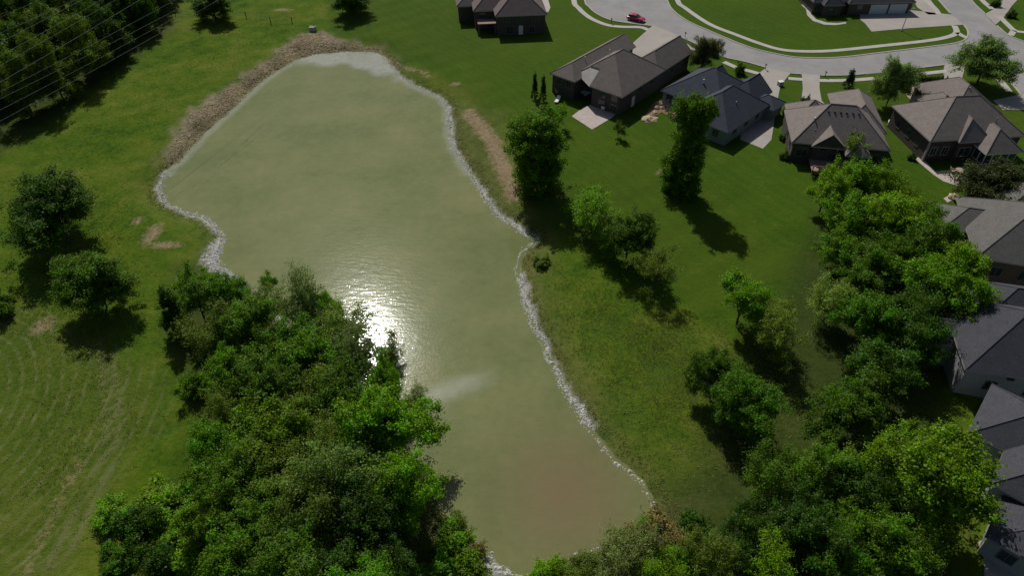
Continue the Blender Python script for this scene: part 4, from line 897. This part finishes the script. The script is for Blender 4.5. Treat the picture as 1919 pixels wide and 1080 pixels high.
# ------------------------------------------------------------------ power lines over the wood
for (a, b, h), lb in zip([((0,32),(72,0),24), ((0,62),(140,0),24), ((0,80),(160,-4),24), ((0,105),(190,0),22), ((10,118),(206,6),22), ((0,155),(262,0),24), ((25,160),(262,36),20), ((0,186),(262,54),20), ((0,207),(264,68),18), ((0,228),(280,74),18)],
      ['first', 'second', 'third', 'fourth', 'fifth', 'sixth', 'seventh', 'eighth', 'ninth', 'tenth']):
    p0 = np.array(G(*a, h)); p1 = np.array(G(*b, h)); d = (p1 - p0) / np.linalg.norm(p1 - p0); L0, L1 = -45, np.linalg.norm(p1 - p0) + 30
    pts = []
    for k in range(17):
        s = L0 + (L1 - L0) * k / 16; u = (s - np.linalg.norm(p1 - p0) / 2) / 80; q = p0 + d * s; pts.append((q[0], q[1], h + 1.6 * u * u))
    o = MB().tube(pts, 0.017, 5).build('power_line', M['grey_metal'])
    tag(o, 'pale overhead power line above the dark wood, %s counted from the top left corner' % lb, 'cable', 'power lines over the wood')

# ------------------------------------------------------------------ small things
# wire fence across the top of the meadow
x0, y0 = G(418, 30)
fe = empty('wire_fence', (x0, y0, gz(x0, y0))); tag(fe, 'thin wire fence with dark posts across the top of the meadow', 'fence')
fp = [G(*q) for q in ((330,30),(375,30),(418,31),(462,32),(508,42),(548,42))]
for q in fp: MB().tube([(q[0]-x0, q[1]-y0, -.4), (q[0]-x0, q[1]-y0, 1.35)], .09, 6).build('post', M['bark'], fe)
for hz_ in (.45, .85, 1.22):
    MB().tube([(q[0]-x0, q[1]-y0, hz_) for q in fp], .022, 4).build('wire', M['grey_metal'], fe)
# outlet box at the head of the pond
x, y = G(587, 57); ob = empty('outlet_box', (x, y, gz(x, y))); tag(ob, 'small grey concrete outlet box at the brown bank above the pond', 'outlet')
MB().box(-.7, .7, -.6, .6, -.5, .8).build('chamber', M['kerb'], ob); MB().box(-.75, .75, -.65, .65, .801, .92).build('lid', M['dark_metal'], ob); MB().tube([(.5, 0, .9), (.5, 0, 1.7)], .06, 6).build('marker_post', M['dark_metal'], ob)

# red car on the cul-de-sac
cx, cy = G(1192, 38); dx, dy = G(1212, 42); car = empty('parked_car', (cx, cy, .03), math.atan2(dy - cy, dx - cx) - .05); tag(car, 'red car parked at the kerb of the cul-de-sac', 'car')
def loft(secs, name, mat, parent):
    """secs: list of (x, [(y,z)...]) cross-sections"""
    n = len(secs[0][1]); vs = [(x, yy, zz) for x, s in secs for yy, zz in s]; fs = []
    for i in range(len(secs) - 1):
        for k in range(n): fs.append((i*n+k, i*n+(k+1) % n, (i+1)*n+(k+1) % n, (i+1)*n+k))
    fs += [tuple(range(n))[::-1], tuple((len(secs)-1)*n + k for k in range(n))]
    return mesh_obj(name, vs, fs, mat, parent, smooth=False)
def sec(w0, z0, w1, z1): return [(-w0, z0), (w0, z0), (w1 * 1.02, (z0 + z1) / 2), (w1, z1 - .05), (w1 * .85, z1), (-w1 * .85, z1), (-w1, z1 - .05), (-w1 * 1.02, (z0 + z1) / 2)]
loft([(-2.2, sec(.7, .35, .78, .8)), (-2.05, sec(.78, .28, .86, .95)), (-1.4, sec(.8, .25, .9, 1.0)), (.7, sec(.8, .25, .9, .98)), (1.6, sec(.78, .25, .87, .88)), (2.1, sec(.74, .28, .8, .74)), (2.25, sec(.66, .35, .7, .62))], 'body', M['red'], car)
loft([(-2.0, sec(.74, .93, .70, .98)), (-1.65, sec(.78, .95, .64, 1.42)), (-.9, sec(.8, .95, .66, 1.50)), (.1, sec(.8, .95, .66, 1.47)), (.95, sec(.78, .93, .72, .99))], 'cabin_glass', M['glass'], car)
loft([(-1.72, sec(.6, 1.40, .6, 1.47)), (-.9, sec(.66, 1.46, .64, 1.54)), (.15, sec(.64, 1.42, .62, 1.50))], 'roof', M['red'], car)
for sx in (-1.35, 1.38):
    for sy in (-.82, .82):
        wh = MB(); wh.tube([(sx, sy - .1, .33), (sx, sy + .1, .33)], .33, 14); tw = wh.build('wheel', M['tyre'], car)
        MB().tube([(sx, sy - .115, .33), (sx, sy + .115, .33)], .19, 10).build('rim', M['grey_metal'], tw)
for sy in (-.55, .55):
    MB().box(2.12, 2.27, sy - .16, sy + .16, .52, .66).build('headlight', M['lamp'], car); MB().box(-2.24, -2.1, sy - .16, sy + .16, .68, .86).build('tail_light', M['tail'], car)

# street lamp
x, y = G(1690, 57); sl = empty('street_lamp', (x, y, 0)); tag(sl, 'slim street lamp beside the wide driveway of the garage house', 'street lamp')
MB().tube([(0, 0, -.3), (0, 0, 4.6), (.25, 0, 5.1), (.9, 0, 5.25)], [.11, .07, .06, .05], 8).build('pole', M['grey_metal'], sl)
MB().lathe([(.05, 5.15), (.32, 5.17), (.26, 5.32), (.05, 5.4)], 12, 0, (1.0, 0)).build('lamp_head', M['grey_metal'], sl); MB().lathe([(.24, -.05), (.22, .35), (.12, .4)], 10).build('base', M['kerb'], sl)
# mailboxes
for (px, py), lb in (((1146, 44), 'dark mailbox on the verge left of the red car'), ((1284, 70), 'dark mailbox at the kerb by the taupe-roofed house driveway'), ((1434, 130), 'dark mailbox at the kerb by the slate-roofed house driveway'), ((1546, 144), 'dark mailbox at the kerb by the two-winged house driveway')):
    x, y = G(px, py); mbx = empty('mailbox', (x, y, 0)); tag(mbx, lb, 'mailbox', 'kerbside mailboxes')
    MB().box(-.05, .05, -.05, .05, -.3, 1.05).build('post', M['dark_metal'], mbx)
    bx_ = MB(); bx_.add([(-.14, -.28, 1.05), (.14, -.28, 1.05), (.14, -.28, 1.22), (0, -.28, 1.32), (-.14, -.28, 1.22), (-.14, .28, 1.05), (.14, .28, 1.05), (.14, .28, 1.22), (0, .28, 1.32), (-.14, .28, 1.22)],
        [(0,1,2,3,4), (9,8,7,6,5), (0,5,6,1), (1,6,7,2), (2,7,8,3), (3,8,9,4), (4,9,5,0)]); bx_.build('box', M['dark_metal'], mbx)
# utility cabinet
x, y = G(1462, 160); uc = empty('utility_box', (x, y, 0), .3); tag(uc, 'small grey utility box beside the slate-roofed house driveway', 'utility box')
MB().box(-.5, .5, -.4, .4, -.2, .9).build('cabinet', M['grey_metal'], uc); MB().box(-.55, .55, -.45, .45, .901, .97).build('lid', M['white'], uc)

# boulders and stone edging behind the slate-roofed house
bl = [(1236,180,.9),(1242,176,.8),(1248,182,1.0),(1256,186,.9),(1262,190,1.1),(1270,196,.9),(1266,200,.7),(1276,202,1.0),(1252,192,.7),(1232,188,.8),(1228,196,.7),(1224,202,.8),(1219,208,.7),(1279,210,.9),(1272,212,.6),(1242,188,.6),(1259,197,.6),(1214,210,.6)]
for i, (px, py, s) in enumerate(bl):
    x, y = G(px, py + 15); o = rocks('boulder', [(0, 0, .1)], [s * .95], M['stone'], 50 + i); o.location = (x, y, 0)
    tag(o, 'tan boulder edging the bed behind the slate-roofed house', 'boulder', 'boulders edging the bed')
x, y = G(1217, 222); o = rocks('flat_boulder', [(0, 0, 0)], [1.35], M['stone'], 91); o.location = (x, y, 0); o.scale = (1.15, 1, .35); tag(o, 'broad flat pinkish stone slab at the lower end of the boulder edging', 'boulder')
for px, py, s, lb in ((1788, 372, 1.2, 'pinkish boulder in the narrow yard left of the grey-roofed house'), (1806, 405, 1.0, 'tan boulder against the side of the grey-roofed house')):
    x, y = G(px, py); o = rocks('boulder', [(0, 0, .1)], [s], M['stone'], int(px)); o.location = (x, y, 0); tag(o, lb, 'boulder')

# garden furniture
def chair(px, py, rz, label, mat='white', group='garden chairs'):
    x, y = G(px, py); c = empty('garden_chair', (x, y, .06), rz); tag(c, label, 'chair', group)
    MB().box(-.32, .32, -.32, .32, .38, .46).build('seat', M[mat], c)
    bk_ = MB(); bk_.add([(-.32, .30, .46), (.32, .30, .46), (.32, .38, .46), (-.32, .38, .46), (-.32, .46, 1.05), (.32, .46, 1.05), (.32, .53, 1.05), (-.32, .53, 1.05)], [(3,2,1,0), (4,5,6,7), (0,1,5,4), (1,2,6,5), (2,3,7,6), (3,0,4,7)]); bk_.build('backrest', M[mat], c)
    for a in (-.28, .28):
        for b in (-.28, .28): MB().box(a - .03, a + .03, b - .03, b + .03, -.05, .379).build('leg', M[mat], c)
        MB().box(a - .04, a + .04, -.3, .3, .62, .67).build('armrest', M[mat], c)
def table(px, py, r_, label, mat='white', z=.06):
    x, y = G(px, py); t_ = empty('garden_table', (x, y, z)); tag(t_, label, 'table', 'garden tables')
    MB().lathe([(r_ * .96, .70), (r_, .72), (r_, .745), (r_ * .96, .76)], 24).build('tabletop', M[mat], t_)
    MB().lathe([(.4, -.04), (.38, .03), (.06, .06), (.05, .699)], 12).build('pedestal', M[mat], t_)
table(1098, 178, 1.15, 'round pale table in the shaded corner behind the taupe-roofed house')
for px, py, rz, lb in ((1052, 160, .4, 'white garden chair farthest from the square patio'), (1060, 166, 2.2, 'white garden chair second nearest the cypresses'), (1046, 175, 1.2, 'white garden chair beside the white lounger'), (1131, 207, 2.6, 'white garden chair alone on the patio edge')):
    chair(px, py, rz, lb)
x, y = G(1045, 190); lo = empty('sun_lounger', (x, y, .02), 1.2); tag(lo, 'white sun lounger on the lawn behind the taupe-roofed house', 'sun lounger')
MB().box(-1.0, .35, -.35, .35, .3, .38).build('seat', M['white'], lo)
MB().add([(.35, -.35, .3), (.35, .35, .3), (1.0, .35, .8), (1.0, -.35, .8), (.33, -.35, .38), (.33, .35, .38), (.95, .35, .87), (.95, -.35, .87)], [(0,1,2,3), (7,6,5,4), (0,3,7,4), (1,5,6,2), (3,2,6,7), (0,4,5,1)]).build('backrest', M['white'], lo)
for a in (-.9, .25):
    for b in (-.3, .3): MB().box(a - .03, a + .03, b - .03, b + .03, -.05, .299).build('leg', M['white'], lo)
table(1797, 326, .8, 'round table on the tan patio of the sun-porch house', 'gravel')
for px, py, rz, lb in ((1784, 324, 1.5, 'yellowish chair left of the round patio table'), (1795, 335, 3.2, 'yellowish chair in front of the round patio table'), (1812, 330, 4.6, 'yellowish chair right of the round patio table'), (1824, 322, 5.0, 'yellowish chair farthest right on the tan patio')):
    chair(px, py, rz, lb, 'stone', 'chairs on the tan patio')
# round tub
x, y = G(1680, 236); tb = empty('round_tub', (x, y, 0)); tag(tb, 'low round tub with pale rim and tan cover on the grass', 'tub')
MB().lathe([(1.5, -.2), (1.52, .55), (1.62, .6), (1.62, .7), (1.45, .72)], 28).build('shell', M['white'], tb); MB().lathe([(1.32, .6), (1.3, .76), (.9, .80), (.2, .81)], 28).build('cover', M['stone'], tb)
# timber board by the brown soil patch on the lawn
for px, py, s, lb in ((1480, 214, .9, 'white air-conditioning unit left of the two-winged house'), (1504, 190, .8, 'pale unit at the front of the two-winged house'), (1718, 192, .7, 'pale unit by the gravel bed corner')):
    x, y = G(px, py); ac = empty('air_conditioner', (x, y, 0), .2); tag(ac, lb, 'air conditioner', 'outdoor units')
    MB().box(-.42 * s, .42 * s, -.42 * s, .42 * s, .03, .85 * s).build('case', M['grey_metal'], ac); MB().lathe([(.36 * s, .851 * s), (.34 * s, .9 * s), (.1, .91 * s)], 14).build('fan_guard', M['dark_metal'], ac); MB().box(-.5 * s, .5 * s, -.5 * s, .5 * s, -.1, .029).build('pad', M['walk'], ac)
